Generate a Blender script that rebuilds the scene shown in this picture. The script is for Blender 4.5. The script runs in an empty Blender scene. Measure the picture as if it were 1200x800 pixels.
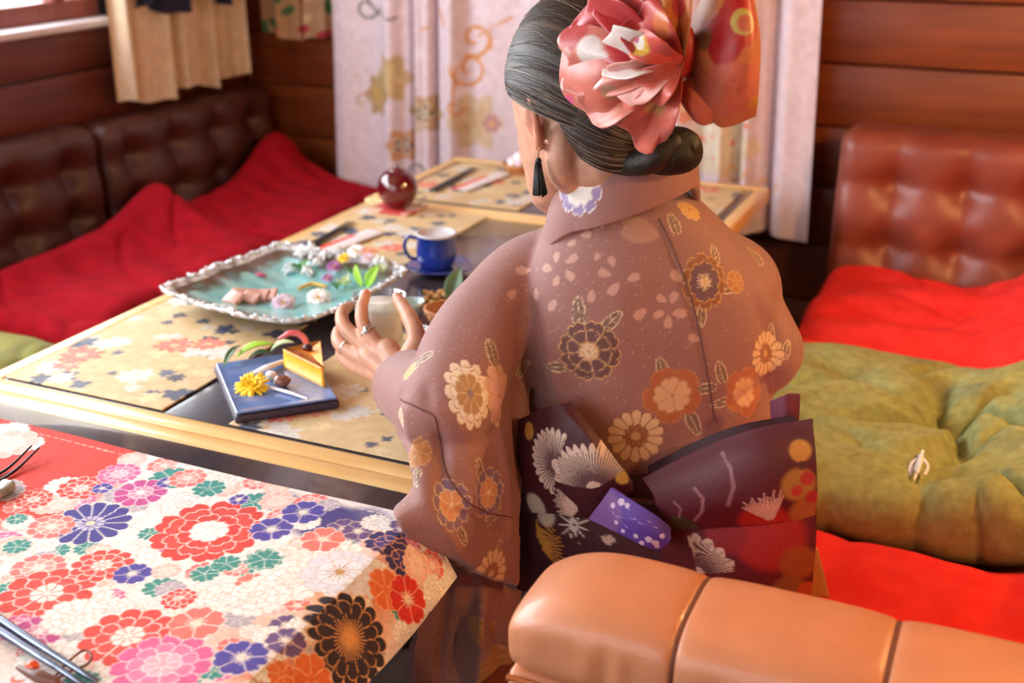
import bpy, bmesh, math, random
import numpy as np
from mathutils import Vector, Matrix
from mathutils.bvhtree import BVHTree
S = bpy.context.scene
COL = S.collection
rng = np.random.default_rng(7)
random.seed(7)

# ------------------------------------------------------------------ camera
F_PX, CX, CY = 1380.0, 600.0, 400.0
CAM_H = 1.42
PITCH = math.atan2(543.0, F_PX)
YAW = math.atan2(654.0, math.hypot(F_PX, 543.0))
fh = np.array([-math.sin(YAW), math.cos(YAW), 0.0])
c_r = np.array([math.cos(YAW), math.sin(YAW), 0.0])
c_f = math.cos(PITCH) * fh + np.array([0, 0, -math.sin(PITCH)])
c_u = np.cross(c_r, c_f)
C0 = np.array([0.0, 0.0, CAM_H])
cam = bpy.data.cameras.new('camera')
cam.sensor_width = 36.0
cam.lens = F_PX / 1200.0 * 36.0
cam.clip_start = 0.02
camo = bpy.data.objects.new('camera', cam)
COL.objects.link(camo)
m = Matrix.Identity(4)
for i in range(3):
    m[i][0], m[i][1], m[i][2], m[i][3] = c_r[i], c_u[i], -c_f[i], C0[i]
camo.matrix_world = m
S.camera = camo
cam.dof.use_dof = True
cam.dof.focus_distance = 1.52
cam.dof.aperture_fstop = 3.4

def ray(px, py):
    d = c_f * F_PX + c_r * (px - CX) + c_u * (CY - py)
    return d / np.linalg.norm(d)
def PZ(px, py, z):
    d = ray(px, py); return C0 + d * (z - C0[2]) / d[2]
def PY(px, py, y):
    d = ray(px, py); return C0 + d * (y - C0[1]) / d[1]
def PX(px, py, x):
    d = ray(px, py); return C0 + d * (x - C0[0]) / d[0]

# ------------------------------------------------------------------ world and light
S.view_settings.view_transform = 'Standard'
S.view_settings.look = 'None'
S.view_settings.exposure = 0.55
S.view_settings.gamma = 1.0
S.view_settings.use_curve_mapping = False
w = bpy.data.worlds.new('world'); S.world = w; w.use_nodes = True
bg = w.node_tree.nodes['Background']
bg.inputs[0].default_value = (0.80, 0.90, 1.0, 1); bg.inputs[1].default_value = 1.2

def area(name, loc, direction, sx, sy, power, color):
    l = bpy.data.lights.new(name, 'AREA'); l.shape = 'RECTANGLE'; l.size = sx; l.size_y = sy
    l.energy = power; l.color = color
    o = bpy.data.objects.new(name, l); COL.objects.link(o)
    o.location = loc
    o.rotation_euler = Vector(direction).to_track_quat('-Z', 'Y').to_euler()
    return o
# daylight arriving through the windows of the place
area('daylight_side_window', (-2.66, 1.05, 1.52), (1, 0, -0.12), 3.4, 0.95, 105, (0.93, 0.96, 1.0))
area('daylight_entrance_window', (-1.35, -1.62, 1.45), (0.12, 1, -0.10), 2.3, 1.7, 22, (0.95, 0.96, 1.0))

# ------------------------------------------------------------------ helpers
def lin(c):
    c = c.lstrip('#')
    v = np.array([int(c[i:i+2], 16) / 255.0 for i in (0, 2, 4)])
    return np.where(v <= 0.04045, v / 12.92, ((v + 0.055) / 1.055) ** 2.4)
def lin4(c):
    return tuple(lin(c)) + (1.0,)

MATS = {}
def mat(name, c1, c2=None, rough=0.5, scale=20.0, stretch=(1, 1, 1), bump=0.0, bscale=None, metal=0.0,
        coat=0.0, sheen=0.0, spec=0.5, attr=None, detail=4.0, wave=None, emit=None, sss=0.0, coords='Object', rvar=0.0):
    if name in MATS: return MATS[name]
    M = bpy.data.materials.new(name); M.use_nodes = True
    nt = M.node_tree; N = nt.nodes; L = nt.links
    b = N['Principled BSDF']
    b.inputs['Roughness'].default_value = rough
    b.inputs['Metallic'].default_value = metal
    b.inputs['Coat Weight'].default_value = coat
    b.inputs['Sheen Weight'].default_value = sheen
    b.inputs['Specular IOR Level'].default_value = spec
    if sss:
        b.inputs['Subsurface Weight'].default_value = sss
        b.inputs['Subsurface Radius'].default_value = (0.012, 0.005, 0.003)
        b.inputs['Subsurface Scale'].default_value = 0.5
    tc = N.new('ShaderNodeTexCoord'); mp = N.new('ShaderNodeMapping')
    mp.inputs['Scale'].default_value = stretch
    L.new(tc.outputs[coords], mp.inputs[0])
    noi = N.new('ShaderNodeTexNoise'); noi.inputs['Scale'].default_value = scale
    noi.inputs['Detail'].default_value = detail
    L.new(mp.outputs[0], noi.inputs['Vector'])
    if attr:
        a = N.new('ShaderNodeVertexColor'); a.layer_name = attr
        mx = N.new('ShaderNodeMixRGB'); mx.blend_type = 'MULTIPLY'; mx.inputs[0].default_value = 1.0
        cr = N.new('ShaderNodeValToRGB')
        cr.color_ramp.elements[0].position = 0.3; cr.color_ramp.elements[1].position = 0.7
        cr.color_ramp.elements[0].color = lin4(c1 or 'e0e0e0'); cr.color_ramp.elements[1].color = (1, 1, 1, 1)
        L.new(noi.outputs[0], cr.inputs[0]); L.new(a.outputs[0], mx.inputs[1]); L.new(cr.outputs[0], mx.inputs[2])
        L.new(mx.outputs[0], b.inputs['Base Color'])
    elif c2:
        cr = N.new('ShaderNodeValToRGB')
        cr.color_ramp.elements[0].position = 0.32; cr.color_ramp.elements[1].position = 0.68
        cr.color_ramp.elements[0].color = lin4(c1); cr.color_ramp.elements[1].color = lin4(c2)
        L.new(noi.outputs[0], cr.inputs[0]); L.new(cr.outputs[0], b.inputs['Base Color'])
    else:
        b.inputs['Base Color'].default_value = lin4(c1)
    if rvar:
        mr = N.new('ShaderNodeMapRange'); mr.inputs['To Min'].default_value = rough - rvar; mr.inputs['To Max'].default_value = rough + rvar
        L.new(noi.outputs[0], mr.inputs[0]); L.new(mr.outputs[0], b.inputs['Roughness'])
    if bump:
        bp = N.new('ShaderNodeBump'); bp.inputs['Strength'].default_value = bump; bp.inputs['Distance'].default_value = 0.004
        if wave:
            wv = N.new('ShaderNodeTexWave'); wv.inputs['Scale'].default_value = wave
            wv.bands_direction = 'DIAGONAL'; wv.inputs['Distortion'].default_value = 1.5
            L.new(tc.outputs[coords], wv.inputs['Vector']); L.new(wv.outputs[1], bp.inputs['Height'])
        else:
            n2 = N.new('ShaderNodeTexNoise'); n2.inputs['Scale'].default_value = bscale or scale * 3
            n2.inputs['Detail'].default_value = 3
            L.new(mp.outputs[0], n2.inputs['Vector']); L.new(n2.outputs[0], bp.inputs['Height'])
        L.new(bp.outputs[0], b.inputs['Normal'])
    if emit:
        b.inputs['Emission Color'].default_value = lin4(emit[0]); b.inputs['Emission Strength'].default_value = emit[1]
    MATS[name] = M
    return M

def empty(name, loc=(0, 0, 0)):
    o = bpy.data.objects.new(name, None); o.location = loc; o.empty_display_size = 0.05
    COL.objects.link(o); return o
def tag(o, label=None, cat=None, group=None, kind=None):
    if label: o['label'] = label
    if cat: o['category'] = cat
    if group: o['group'] = group
    if kind: o['kind'] = kind
    return o
def fill_mesh(me, V, Fc):
    V = np.asarray(V, np.float32)
    if isinstance(Fc, np.ndarray):
        cnt = np.full(len(Fc), Fc.shape[1]); flat = Fc.ravel()
    else:
        cnt = np.array([len(f) for f in Fc]); flat = np.fromiter((int(i) for f in Fc for i in f), np.int64)
    me.vertices.add(len(V)); me.vertices.foreach_set('co', V.ravel())
    me.loops.add(len(flat)); me.loops.foreach_set('vertex_index', flat.astype(np.int32))
    me.polygons.add(len(cnt)); me.polygons.foreach_set('loop_start', np.concatenate([[0], np.cumsum(cnt)[:-1]]).astype(np.int32))
    me.update(calc_edges=True)
def mk(name, V, Fc, material, parent=None, smooth=True, loc=None):
    """world-space verts -> mesh object (origin at its own base centre)"""
    V = np.asarray(V, float)
    me = bpy.data.meshes.new(name)
    if loc is None:
        loc = np.array([(V[:, 0].min() + V[:, 0].max()) / 2, (V[:, 1].min() + V[:, 1].max()) / 2, V[:, 2].min()])
    loc = np.asarray(loc, float)
    off = loc
    fill_mesh(me, V - off, Fc)
    if smooth: me.polygons.foreach_set('use_smooth', np.ones(len(me.polygons), bool))
    if isinstance(material, str): material = MATS[material]
    me.materials.append(material)
    o = bpy.data.objects.new(name, me); COL.objects.link(o)
    if parent is not None:
        o.parent = parent
        po = wloc(parent)
        o.location = tuple(off - po)
    else:
        o.location = tuple(off)
    return o
def wloc(o):
    p = np.zeros(3)
    while o is not None:
        p += np.array(o.location); o = o.parent
    return p
def mkgrid(name, P, material, parent=None, smooth=True, wrapu=False, wrapv=False, thick=None):
    """P : (nu,nv,3)"""
    V, Fc = gridVF(P, wrapu, wrapv)
    return mk(name, V, Fc, material, parent, smooth)
def gridVF(P, wrapu=False, wrapv=False):
    nu, nv = P.shape[:2]
    idx = np.arange(nu * nv).reshape(nu, nv)
    a = idx if wrapu else idx[:-1]
    b = np.roll(idx, -1, 0) if wrapu else idx[1:]
    if wrapv:
        a2, b2 = np.roll(a, -1, 1), np.roll(b, -1, 1)
    else:
        a, a2 = a[:, :-1], a[:, 1:]
        b, b2 = b[:, :-1], b[:, 1:]
    Fc = np.stack([a.ravel(), b.ravel(), b2.ravel(), a2.ravel()], 1)
    return P.reshape(-1, 3), Fc
def join(parts):
    V, Fc, n = [], [], 0
    for v, f in parts:
        V.append(np.asarray(v, float)); Fc += [tuple(int(i) + n for i in ff) for ff in f]; n += len(v)
    return np.concatenate(V), Fc
def shell(P, th):
    """closed thin sheet from grid P: front, back and rim"""
    nu, nv = P.shape[:2]
    du = np.gradient(P, axis=0); dv = np.gradient(P, axis=1)
    n = np.cross(du, dv); n /= np.linalg.norm(n, axis=2, keepdims=True) + 1e-12
    Q = P - n * th
    return pairVF(P, Q)
def pairVF(P, Q):
    nu, nv = P.shape[:2]
    V1, F1 = gridVF(P); V2, F2 = gridVF(Q)
    N0 = nu * nv
    idx = np.arange(N0).reshape(nu, nv)
    loop = np.concatenate([idx[0, :], idx[1:, -1], idx[-1, -2::-1], idx[-2:0:-1, 0]])
    nx = np.roll(loop, -1)
    return np.concatenate([V1, V2]), np.concatenate([F1, F2[:, ::-1] + N0, np.stack([loop, nx, nx + N0, loop + N0], 1)])
def mkshell(name, P, th, material, parent=None, smooth=True, hem=False):
    V, Fc = shell(P, th)
    if hem:                                   # fine cloth: face plus turned hem, plain coarse back
        nu, nv = P.shape[:2]; nf = (nu - 1) * (nv - 1)
        Fr = np.concatenate([Fc[:nf], Fc[2 * nf:]])
        iu = np.unique(np.append(np.arange(0, nu, 12), nu - 1)); iv = np.unique(np.append(np.arange(0, nv, 12), nv - 1))
        back = np.arange(nu * nv).reshape(nu, nv)[np.ix_(iu, iv)] + nu * nv
        q = np.stack([back[:-1, :-1], back[:-1, 1:], back[1:, 1:], back[1:, :-1]], -1).reshape(-1, 4)
        Fr = np.concatenate([Fr, q]); used = np.unique(Fr); mp_ = np.zeros(len(V), int); mp_[used] = np.arange(len(used))
        V, Fc = V[used], mp_[Fr]
    return mk(name, V, Fc, material, parent, smooth)
def boxVF(x0, x1, y0, y1, z0, z1, bev=0.0, seg=2):
    bm = bmesh.new(); bmesh.ops.create_cube(bm, size=1.0)
    for v in bm.verts:
        v.co = Vector((x0 + (v.co.x + .5) * (x1 - x0), y0 + (v.co.y + .5) * (y1 - y0), z0 + (v.co.z + .5) * (z1 - z0)))
    if bev: bmesh.ops.bevel(bm, geom=bm.edges[:], offset=bev, segments=seg, affect='EDGES', profile=0.5)
    bm.verts.index_update()
    V = np.array([v.co[:] for v in bm.verts]); Fc = [tuple(v.index for v in f.verts) for f in bm.faces]
    bm.free(); return V, Fc
def box(name, x0, x1, y0, y1, z0, z1, material, parent=None, bev=0.0, smooth=False, seg=2):
    V, Fc = boxVF(x0, x1, y0, y1, z0, z1, bev, seg)
    return mk(name, V, Fc, material, parent, smooth)
def rbox(s, r, n):
    """subdivided rounded cuboid, half sizes s, edge radius r, n=(nx,ny,nz)"""
    s = np.array(s, float)
    def ax(h, k):
        t = np.linspace(-1, 1, k + 1); return np.sign(t) * (1 - (1 - np.abs(t)) ** 1.25) * h
    X, Y, Z = ax(s[0], n[0]), ax(s[1], n[1]), ax(s[2], n[2])
    key = {}; V = []; Fc = []
    def vid(i, j, k):
        q = (i, j, k)
        if q not in key: key[q] = len(V); V.append((X[i], Y[j], Z[k]))
        return key[q]
    nx, ny, nz = n
    for i in range(nx):
        for j in range(ny):
            Fc.append((vid(i, j, 0), vid(i, j+1, 0), vid(i+1, j+1, 0), vid(i+1, j, 0)))
            Fc.append((vid(i, j, nz), vid(i+1, j, nz), vid(i+1, j+1, nz), vid(i, j+1, nz)))
    for i in range(nx):
        for k in range(nz):
            Fc.append((vid(i, 0, k), vid(i+1, 0, k), vid(i+1, 0, k+1), vid(i, 0, k+1)))
            Fc.append((vid(i, ny, k), vid(i, ny, k+1), vid(i+1, ny, k+1), vid(i+1, ny, k)))
    for j in range(ny):
        for k in range(nz):
            Fc.append((vid(0, j, k), vid(0, j, k+1), vid(0, j+1, k+1), vid(0, j+1, k)))
            Fc.append((vid(nx, j, k), vid(nx, j+1, k), vid(nx, j+1, k+1), vid(nx, j, k+1)))
    V = np.array(V)
    r = np.minimum(r, s)
    inner = np.clip(V, -(s - r), s - r)
    d = (V - inner) / r
    L = np.linalg.norm(d, axis=1, keepdims=True); L[L == 0] = 1
    return inner + d / L * np.minimum(L, 1) * r if False else inner + d / L * r * (np.linalg.norm(d, axis=1, keepdims=True) > 0), Fc
def lathe(prof, n=32, c=(0, 0, 0), sx=1.0, sy=1.0):
    prof = np.array(prof, float)
    a = np.linspace(0, 2 * math.pi, n, endpoint=False)
    P = np.zeros((len(prof), n, 3))
    P[:, :, 0] = c[0] + prof[:, :1] * np.cos(a) * sx; P[:, :, 1] = c[1] + prof[:, :1] * np.sin(a) * sy; P[:, :, 2] = c[2] + prof[:, 1:2]
    V, Fc = gridVF(P, wrapv=True)
    Fc = [tuple(f[::-1]) for f in Fc]
    k = len(prof) - 1
    Fc = Fc + [tuple(range(n - 1, -1, -1))] + [tuple(range(k * n, k * n + n))]
    return V, Fc
def frames(path):
    path = np.asarray(path, float)
    T = np.gradient(path, axis=0); T /= np.linalg.norm(T, axis=1, keepdims=True) + 1e-12
    up = np.array([0, 0, 1.0]) if abs(T[0][2]) < 0.9 else np.array([1.0, 0, 0])
    Ns, Bs = [], []
    n = np.cross(up, T[0]); n /= np.linalg.norm(n)
    for t in T:
        n = n - t * (n @ t); n /= np.linalg.norm(n) + 1e-12
        Ns.append(n.copy()); Bs.append(np.cross(t, n))
    return T, np.array(Ns), np.array(Bs)
def tube(path, rad, n=8, cap=True, flat=1.0):
    path = np.asarray(path, float)
    rad = np.broadcast_to(np.asarray(rad, float), (len(path),))
    T, Nn, B = frames(path)
    a = np.linspace(0, 2 * math.pi, n, endpoint=False)
    P = path[:, None, :] + rad[:, None, None] * (np.cos(a)[None, :, None] * Nn[:, None, :] + flat * np.sin(a)[None, :, None] * B[:, None, :])
    V, Fc = gridVF(P, wrapv=True)
    Fc = [tuple(f) for f in Fc]
    if cap:
        k = len(path) - 1
        Fc += [tuple(range(n - 1, -1, -1)), tuple(range(k * n, k * n + n))]
    return V, Fc
def spline(pts, n=40):
    pts = np.asarray(pts, float)
    P = np.vstack([2 * pts[0] - pts[1], pts, 2 * pts[-1] - pts[-2]])
    out = []
    k = len(pts) - 1
    for t in np.linspace(0, k, n):
        i = min(int(t), k - 1); u = t - i
        p0, p1, p2, p3 = P[i], P[i + 1], P[i + 2], P[i + 3]
        out.append(.5 * (2 * p1 + (p2 - p0) * u + (2 * p0 - 5 * p1 + 4 * p2 - p3) * u * u + (3 * p1 - p0 - 3 * p2 + p3) * u ** 3))
    return np.array(out)
def noise3(P, f, seed=0, oct=3):
    """cheap smooth pseudo-noise"""
    r = np.random.default_rng(seed); out = np.zeros(len(P)); amp = 1.0
    for o in range(oct):
        for k in range(5):
            d = r.normal(size=3); d /= np.linalg.norm(d)
            out += amp * np.sin(P @ d * f * (0.7 + 0.6 * r.random()) * 2 * math.pi + r.random() * 6.28) / 5 ** .5
        f *= 2.03; amp *= .5
    return out

# ------------------------------------------------------------------ printing on cloth (colour attribute)
class Print:
    def __init__(self, P, Nn, base):
        self.P = np.asarray(P, float); self.N = Nn
        self.ox = np.argsort(self.P[:, 0]); self.xs = self.P[self.ox, 0]
        self.C = np.tile(lin(base), (len(self.P), 1)) if isinstance(base, str) else np.array(base, float)
    def near(self, c, n, R, rot=0.0, up=(0, 0, 1), sq=1.0):
        c = np.asarray(c, float); h_ = R * 1.25
        k0, k1 = np.searchsorted(self.xs, c[0] - h_), np.searchsorted(self.xs, c[0] + h_)
        i = self.ox[k0:k1]; d = self.P[i] - c
        i = i[(np.abs(d) < h_).all(1)]
        if self.N is not None and len(i): i = i[(self.N[i] @ n) > 0.15]
        d = self.P[i] - c
        up = np.asarray(up, float); v = up - n * (up @ n); v /= np.linalg.norm(v); u = np.cross(v, n)
        x, y = d @ u, d @ v
        cs, sn = math.cos(rot), math.sin(rot)
        return i, (cs * x + sn * y) * sq, -sn * x + cs * y
    def put(self, i, mask, col, a=1.0):
        mask = np.clip(mask, 0, 1)[:, None] * a
        c = lin(col) if isinstance(col, str) else np.asarray(col)
        self.C[i] = self.C[i] * (1 - mask) + c * mask
    def disc(self, c, n, R, col, a=1.0, soft=0.15, sq=1.0, rot=0.0, up=(0, 0, 1)):
        i, x, y = self.near(c, n, R * max(1, 1 / sq), rot, up, sq)
        r = np.hypot(x, y) / R
        self.put(i, (1 - r) / soft, col, a)
    def flower(self, c, n, R, layers, rot=0.0, w=0.0012, up=(0, 0, 1), sq=1.0, aa=0.0009):
        """layers: (radius, petals, fill, outline, notch, sepstart, twist)"""
        i, x, y = self.near(c, n, R * 1.05 * max(1, 1 / sq), rot, up, sq)
        if not len(i): return
        r = np.hypot(x, y); th = np.arctan2(y, x)
        for (f, k, fill, outl, notch, sep, tw) in layers:
            rr = R * f
            if k == 0:
                d = r - rr
                if fill: self.put(i, -d / aa, fill)
                if outl: self.put(i, (w - np.abs(d)) / aa, outl)
                continue
            t = (((th + tw) / (2 * math.pi / k)) % 1) * 2 - 1
            rb = rr * (0.74 + 0.26 * np.sqrt(np.clip(1 - t * t, 0, 1))) - notch * rr * np.exp(-(t / .2) ** 2)
            d = r - rb
            if fill: self.put(i, -d / aa, fill)
            if outl:
                self.put(i, (w - np.abs(d)) / aa, outl)
                ds = (1 - np.abs(t)) * math.pi / k * r
                self.put(i, np.where((r > sep * rr) & (d < 0), (w - ds) / aa, 0), outl)
    def leaf(self, c, n, L, col, rot=0.0, fill=None, w=0.0011, up=(0, 0, 1), aa=0.0009, wid=0.36):
        i, x, y = self.near(c, n, L, rot, up)
        if not len(i): return
        t = x / L
        hw = wid * L * np.sqrt(np.clip((t + .5) * (0.5 - t), 0, 1)) * 2 * (1.0 - .45 * t)
        ins = np.abs(t) < .5
        d = np.where(ins, np.abs(y) - hw * .5, 1)
        if fill: self.put(i, -d / aa, fill)
        if col:
            self.put(i, np.where(np.abs(t) < .52, (w - np.abs(d)) / aa, 0), col)
            self.put(i, np.where(d < 0, (w * .8 - np.abs(y)) / aa, 0), col)
            vein = np.abs(((t * 7 - np.abs(y) / L * 7) % 1) - .5) * L / 7
            self.put(i, np.where(d < 0, (w * .55 - vein) / aa, 0), col, .8)
    def petal(self, c, n, R, col, rot=0.0, up=(0, 0, 1), a=1.0, aa=0.0012):
        i, x, y = self.near(c, n, R * 1.3, rot, up)
        if not len(i): return
        t = np.clip((x + R) / (2 * R), 0, 1)
        hw = R * .95 * np.sin(np.clip(t, 0, 1) ** .75 * math.pi) ** .7 * (.35 + .65 * t)
        tip = R * (0.92 - .22 * np.exp(-(y / (R * .22)) ** 2))
        self.put(i, np.where((x > -R) & (x < tip), (hw - np.abs(y)) / aa, 0), col, a)
    def burst(self, c, n, R, col, k=30, span=2 * math.pi, rot=0.0, w=0.0012, r0=.12, up=(0, 0, 1), a=1.0, aa=.0008, seed=1):
        i, x, y = self.near(c, n, R * 1.1, rot, up)
        if not len(i): return
        r = np.hypot(x, y); th = np.arctan2(y, x)
        g = np.random.default_rng(seed)
        cell = np.floor((th + span / 2) / (span / k)).astype(int)
        lens = R * (.75 + .25 * g.random(k + 2))
        t = ((th + span / 2) / (span / k)) % 1 - .5
        ds = np.abs(t) * span / k * r
        ok = (np.abs(th) < span / 2) & (r > r0 * R) & (r < lens[np.clip(cell, 0, k + 1)])
        self.put(i, np.where(ok, (w * (1.2 - .6 * r / R) - ds) / aa + .5, 0), col, a)
    def line(self, pts, col, w=0.002, aa=.001, a=1.0):
        pts = np.asarray(pts, float)
        lo, hi = pts.min(0) - 3 * w, pts.max(0) + 3 * w
        i = self.ox[np.searchsorted(self.xs, lo[0]):np.searchsorted(self.xs, hi[0])]; i = i[((self.P[i] > lo) & (self.P[i] < hi)).all(1)]
        if not len(i): return
        Q = self.P[i]; best = np.full(len(i), 9.0)
        for p, q in zip(pts[:-1], pts[1:]):
            e = q - p; t = np.clip(((Q - p) @ e) / (e @ e + 1e-12), 0, 1)
            best = np.minimum(best, np.linalg.norm(Q - p - t[:, None] * e, axis=1))
        self.put(i, (w - best) / aa, col, a)
    def specks(self, n, rmin, rmax, col, seed=0, a=.6):
        g = np.random.default_rng(seed)
        i = g.integers(0, len(self.P), n)
        self.put(i, np.ones(n), col, a)
    def apply(self, o, name='Col'):
        me = o.data
        at = me.color_attributes.new(name, 'FLOAT_COLOR', 'POINT')
        buf = np.ones((len(me.vertices), 4), np.float32); buf[:, :3] = self.C[:len(buf)]
        at.data.foreach_set('color', buf.ravel())
def verts_of(o):
    me = o.data
    a = np.zeros(len(me.vertices) * 3, np.float32); me.vertices.foreach_get('co', a)
    nn = np.zeros(len(me.vertices) * 3, np.float32); me.vertices.foreach_get('normal', nn)
    return a.reshape(-1, 3).astype(float) + wloc(o), nn.reshape(-1, 3).astype(float)
def bvh_of(o):
    V, _ = verts_of(o)
    return mesh_bvh(V, o.data)
def mesh_bvh(V, me):
    me.calc_loop_triangles()
    t = np.zeros(len(me.loop_triangles) * 3, np.int32); me.loop_triangles.foreach_get('vertices', t)
    t = t.reshape(-1, 3)
    # only what faces this way is ever looked up
    return BVHTree.FromPolygons(V.tolist(), t.tolist(), all_triangles=True)
def hit(bvh, px, py):
    h = bvh.ray_cast(Vector(C0), Vector(ray(px, py)))
    if h[0] is None: return None, None
    n = np.array(h[1]); p = np.array(h[0])
    if n @ (p - C0) > 0: n = -n
    return p, n

# ================================================================== materials of the room
mat('wood_wall', '6e2f14', '8c421a', rough=0.42, scale=3.0, stretch=(.8, .8, 9), bump=0.06, bscale=14, detail=7, coords='Object')
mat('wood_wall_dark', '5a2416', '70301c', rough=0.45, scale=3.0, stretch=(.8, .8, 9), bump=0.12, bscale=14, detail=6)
mat('wall_gap', '1c0a05', rough=0.9)
mat('plaster', '9c7f63', 'a88a6c', rough=0.9, scale=8, bump=0.1)
mat('floor_wood', '2a1810', '3d2416', rough=0.5, scale=4, stretch=(12, 1, 1), bump=0.1)
mat('white_paint', 'd9cfd6', 'e6dee2', rough=0.45, scale=10)
mat('frame_wood', '7a3f38', '8f4d44', rough=0.5, scale=8, stretch=(1, 8, 1))
mat('table_dark', '3c363e', '484048', rough=0.2, scale=6, stretch=(6, 1, 1), bump=0.02, coat=0.3)
mat('table_edge', 'e4b26c', 'f2ca8c', rough=0.32, scale=5, stretch=(1, 10, 10), bump=0.06, coat=0.25)
mat('iron', '1a1a1c', rough=0.5, metal=0.7)
mat('leather_tan', 'c67f5a', 'd08862', rough=0.36, scale=18, bump=0.16, bscale=420, coat=0.12, rvar=0.06)
mat('leather_seam', '6a3420', rough=.6)
mat('leather_brown', '7f3a2c', '8c4434', rough=0.40, scale=14, bump=0.10, bscale=380, rvar=0.05)
mat('leather_dark', '45201a', '52271f', rough=0.42, scale=14, bump=0.10, bscale=380)
mat('red_cloth', 'd82826', 'e43430', rough=0.95, scale=22, bump=0.18, bscale=900, spec=0.2)
mat('red_cloth_deep', '8e0616', 'a00a1c', rough=0.95, scale=22, bump=0.18, bscale=900, spec=0.15)
mat('olive_cloth', '7e7a36', '949048', rough=0.9, scale=9, bump=0.2, bscale=900, sheen=0.1)
mat('olive_print', 'd8d2c0', attr='Col', rough=0.9, scale=60, bump=0.2, bscale=900)
mat('cotton_tuft', 'f2ecec', rough=0.9)
mat('beige_curtain', 'cdb196', 'dcc4a8', rough=0.85, scale=30, bump=0.15, bscale=500)
mat('navy_cloth', '14162a', '1b1d34', rough=0.9, scale=30)
mat('cloth_print', 'e6e2de', attr='Col', rough=0.82, scale=160, bump=0.25, bscale=700)
mat('silk_print', 'ece8e8', attr='Col', rough=0.5, scale=40, bump=0.15, bscale=500, sheen=0.2)

# ================================================================== the setting
XW, YW, XR, YN, ZC = -2.54, 3.45, 1.5, -1.5, 2.35
tag(box('floor', XW - .3, XR + .2, YN - .2, YW + .2, -.1, 0, 'floor_wood'), kind='structure')
tag(box('ceiling', XW - .3, XR + .2, YN - .2, YW + .2, ZC, ZC + .1, 'plaster'), kind='structure')
WB = box('wall_back', XW - .2, XR + .2, YW + .014, YW + .16, 0, ZC, 'wall_gap'); tag(WB, kind='structure')
PH = 0.177
for k in range(14):
    z0 = 0.937 - 0.177 * 5.294 + k * PH
    z0 = 0.052 + (k - 0) * PH - PH
    z1 = min(z0 + PH - .006, ZC - .002)
    if z1 < .03: continue
    box('plank', XW + .002, XR - .002, YW, YW + .016, max(z0, .001), z1, 'wood_wall', WB, bev=.003)
# side wall with the long window: built from four solid pieces around the opening
WY0, WY1, WZ0, WZ1 = -0.75, 2.80, 1.04, 2.02
WLft = empty('wall_left', (XW - .08, 1, 0)); tag(WLft, kind='structure')
box('wall_panel', XW - .14, XW - .014, YN - .1, YW + .1, 0, WZ0 - .02, 'wall_gap', WLft)
box('wall_panel', XW - .14, XW - .014, YN - .1, YW + .1, WZ1 + .02, ZC, 'wall_gap', WLft)
box('wall_panel', XW - .14, XW - .014, WY1 + .02, YW + .1, WZ0 - .02, WZ1 + .02, 'wall_gap', WLft)
box('wall_panel', XW - .14, XW - .014, YN - .1, WY0 - .02, WZ0 - .02, WZ1 + .02, 'wall_gap', WLft)
for k in range(14):
    z0 = 0.005 + (k - 0) * PH + .012
    z1 = z0 + PH - .006
    if z1 > ZC: z1 = ZC - .002
    if z1 < WZ0 - .02 or z0 > WZ1 + .02:
        box('plank', XW - .016, XW, YN + .01, YW - .001, z0, z1, 'wood_wall_dark', WLft, bev=.003)
    else:
        if z0 < WZ0 - .03: box('plank', XW - .016, XW, WY0 - .027, WY1 + .027, z0, WZ0 - .025, 'wood_wall_dark', WLft, bev=.003)
        box('plank', XW - .016, XW, WY1 + .03, YW - .001, z0, z1, 'wood_wall_dark', WLft, bev=.003)
        box('plank', XW - .016, XW, YN + .01, WY0 - .03, z0, z1, 'wood_wall_dark', WLft, bev=.003)
def glassmat():
    M = bpy.data.materials.new('window_glass'); M.use_nodes = True; nt = M.node_tree; N = nt.nodes; L = nt.links
    for nd in list(N): N.remove(nd)
    o = N.new('ShaderNodeOutputMaterial'); t = N.new('ShaderNodeBsdfTransparent'); g = N.new('ShaderNodeBsdfGlossy'); x = N.new('ShaderNodeMixShader')
    g.inputs['Roughness'].default_value = .03; x.inputs[0].default_value = .06
    t.inputs[0].default_value = (.96, .97, .97, 1)
    L.new(t.outputs[0], x.inputs[1]); L.new(g.outputs[0], x.inputs[2]); L.new(x.outputs[0], o.inputs[0]); MATS['window_glass'] = M
glassmat()
W1 = empty('window_1', (XW - .05, 1.0, WZ0)); tag(W1, kind='structure')
box('sill', XW - .13, XW + .035, WY0 - .03, WY1 + .03, WZ0 - .022, WZ0, 'white_paint', W1, bev=.005)
fr = [(WY0, WY1, WZ0, WZ0 + .055), (WY0, WY1, WZ1 - .05, WZ1), (WY0, WY0 + .05, WZ0 + .055, WZ1 - .05), (WY1 - .05, WY1, WZ0 + .055, WZ1 - .05)]
for (a, b, c, d) in fr: box('frame_rail', XW - .09, XW - .03, a, b, c, d, 'frame_wood', W1, bev=.004)
ys = [WY0 + .05, 0.12, 0.98, 1.84, 2.655, WY1 - .05]
for y in ys[1:-1]: box('mullion', XW - .085, XW - .035, y - .022, y + .022, WZ0 + .055, WZ1 - .05, 'frame_wood', W1, bev=.004)
for a, b in zip(ys[:-1], ys[1:]): box('pane', XW - .063, XW - .059, a, b, WZ0 + .055, WZ1 - .05, 'window_glass', W1)
tag(box('wall_right', XR, XR + .15, YN - .1, YW + .1, 0, ZC, 'plaster'), kind='structure')
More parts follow.
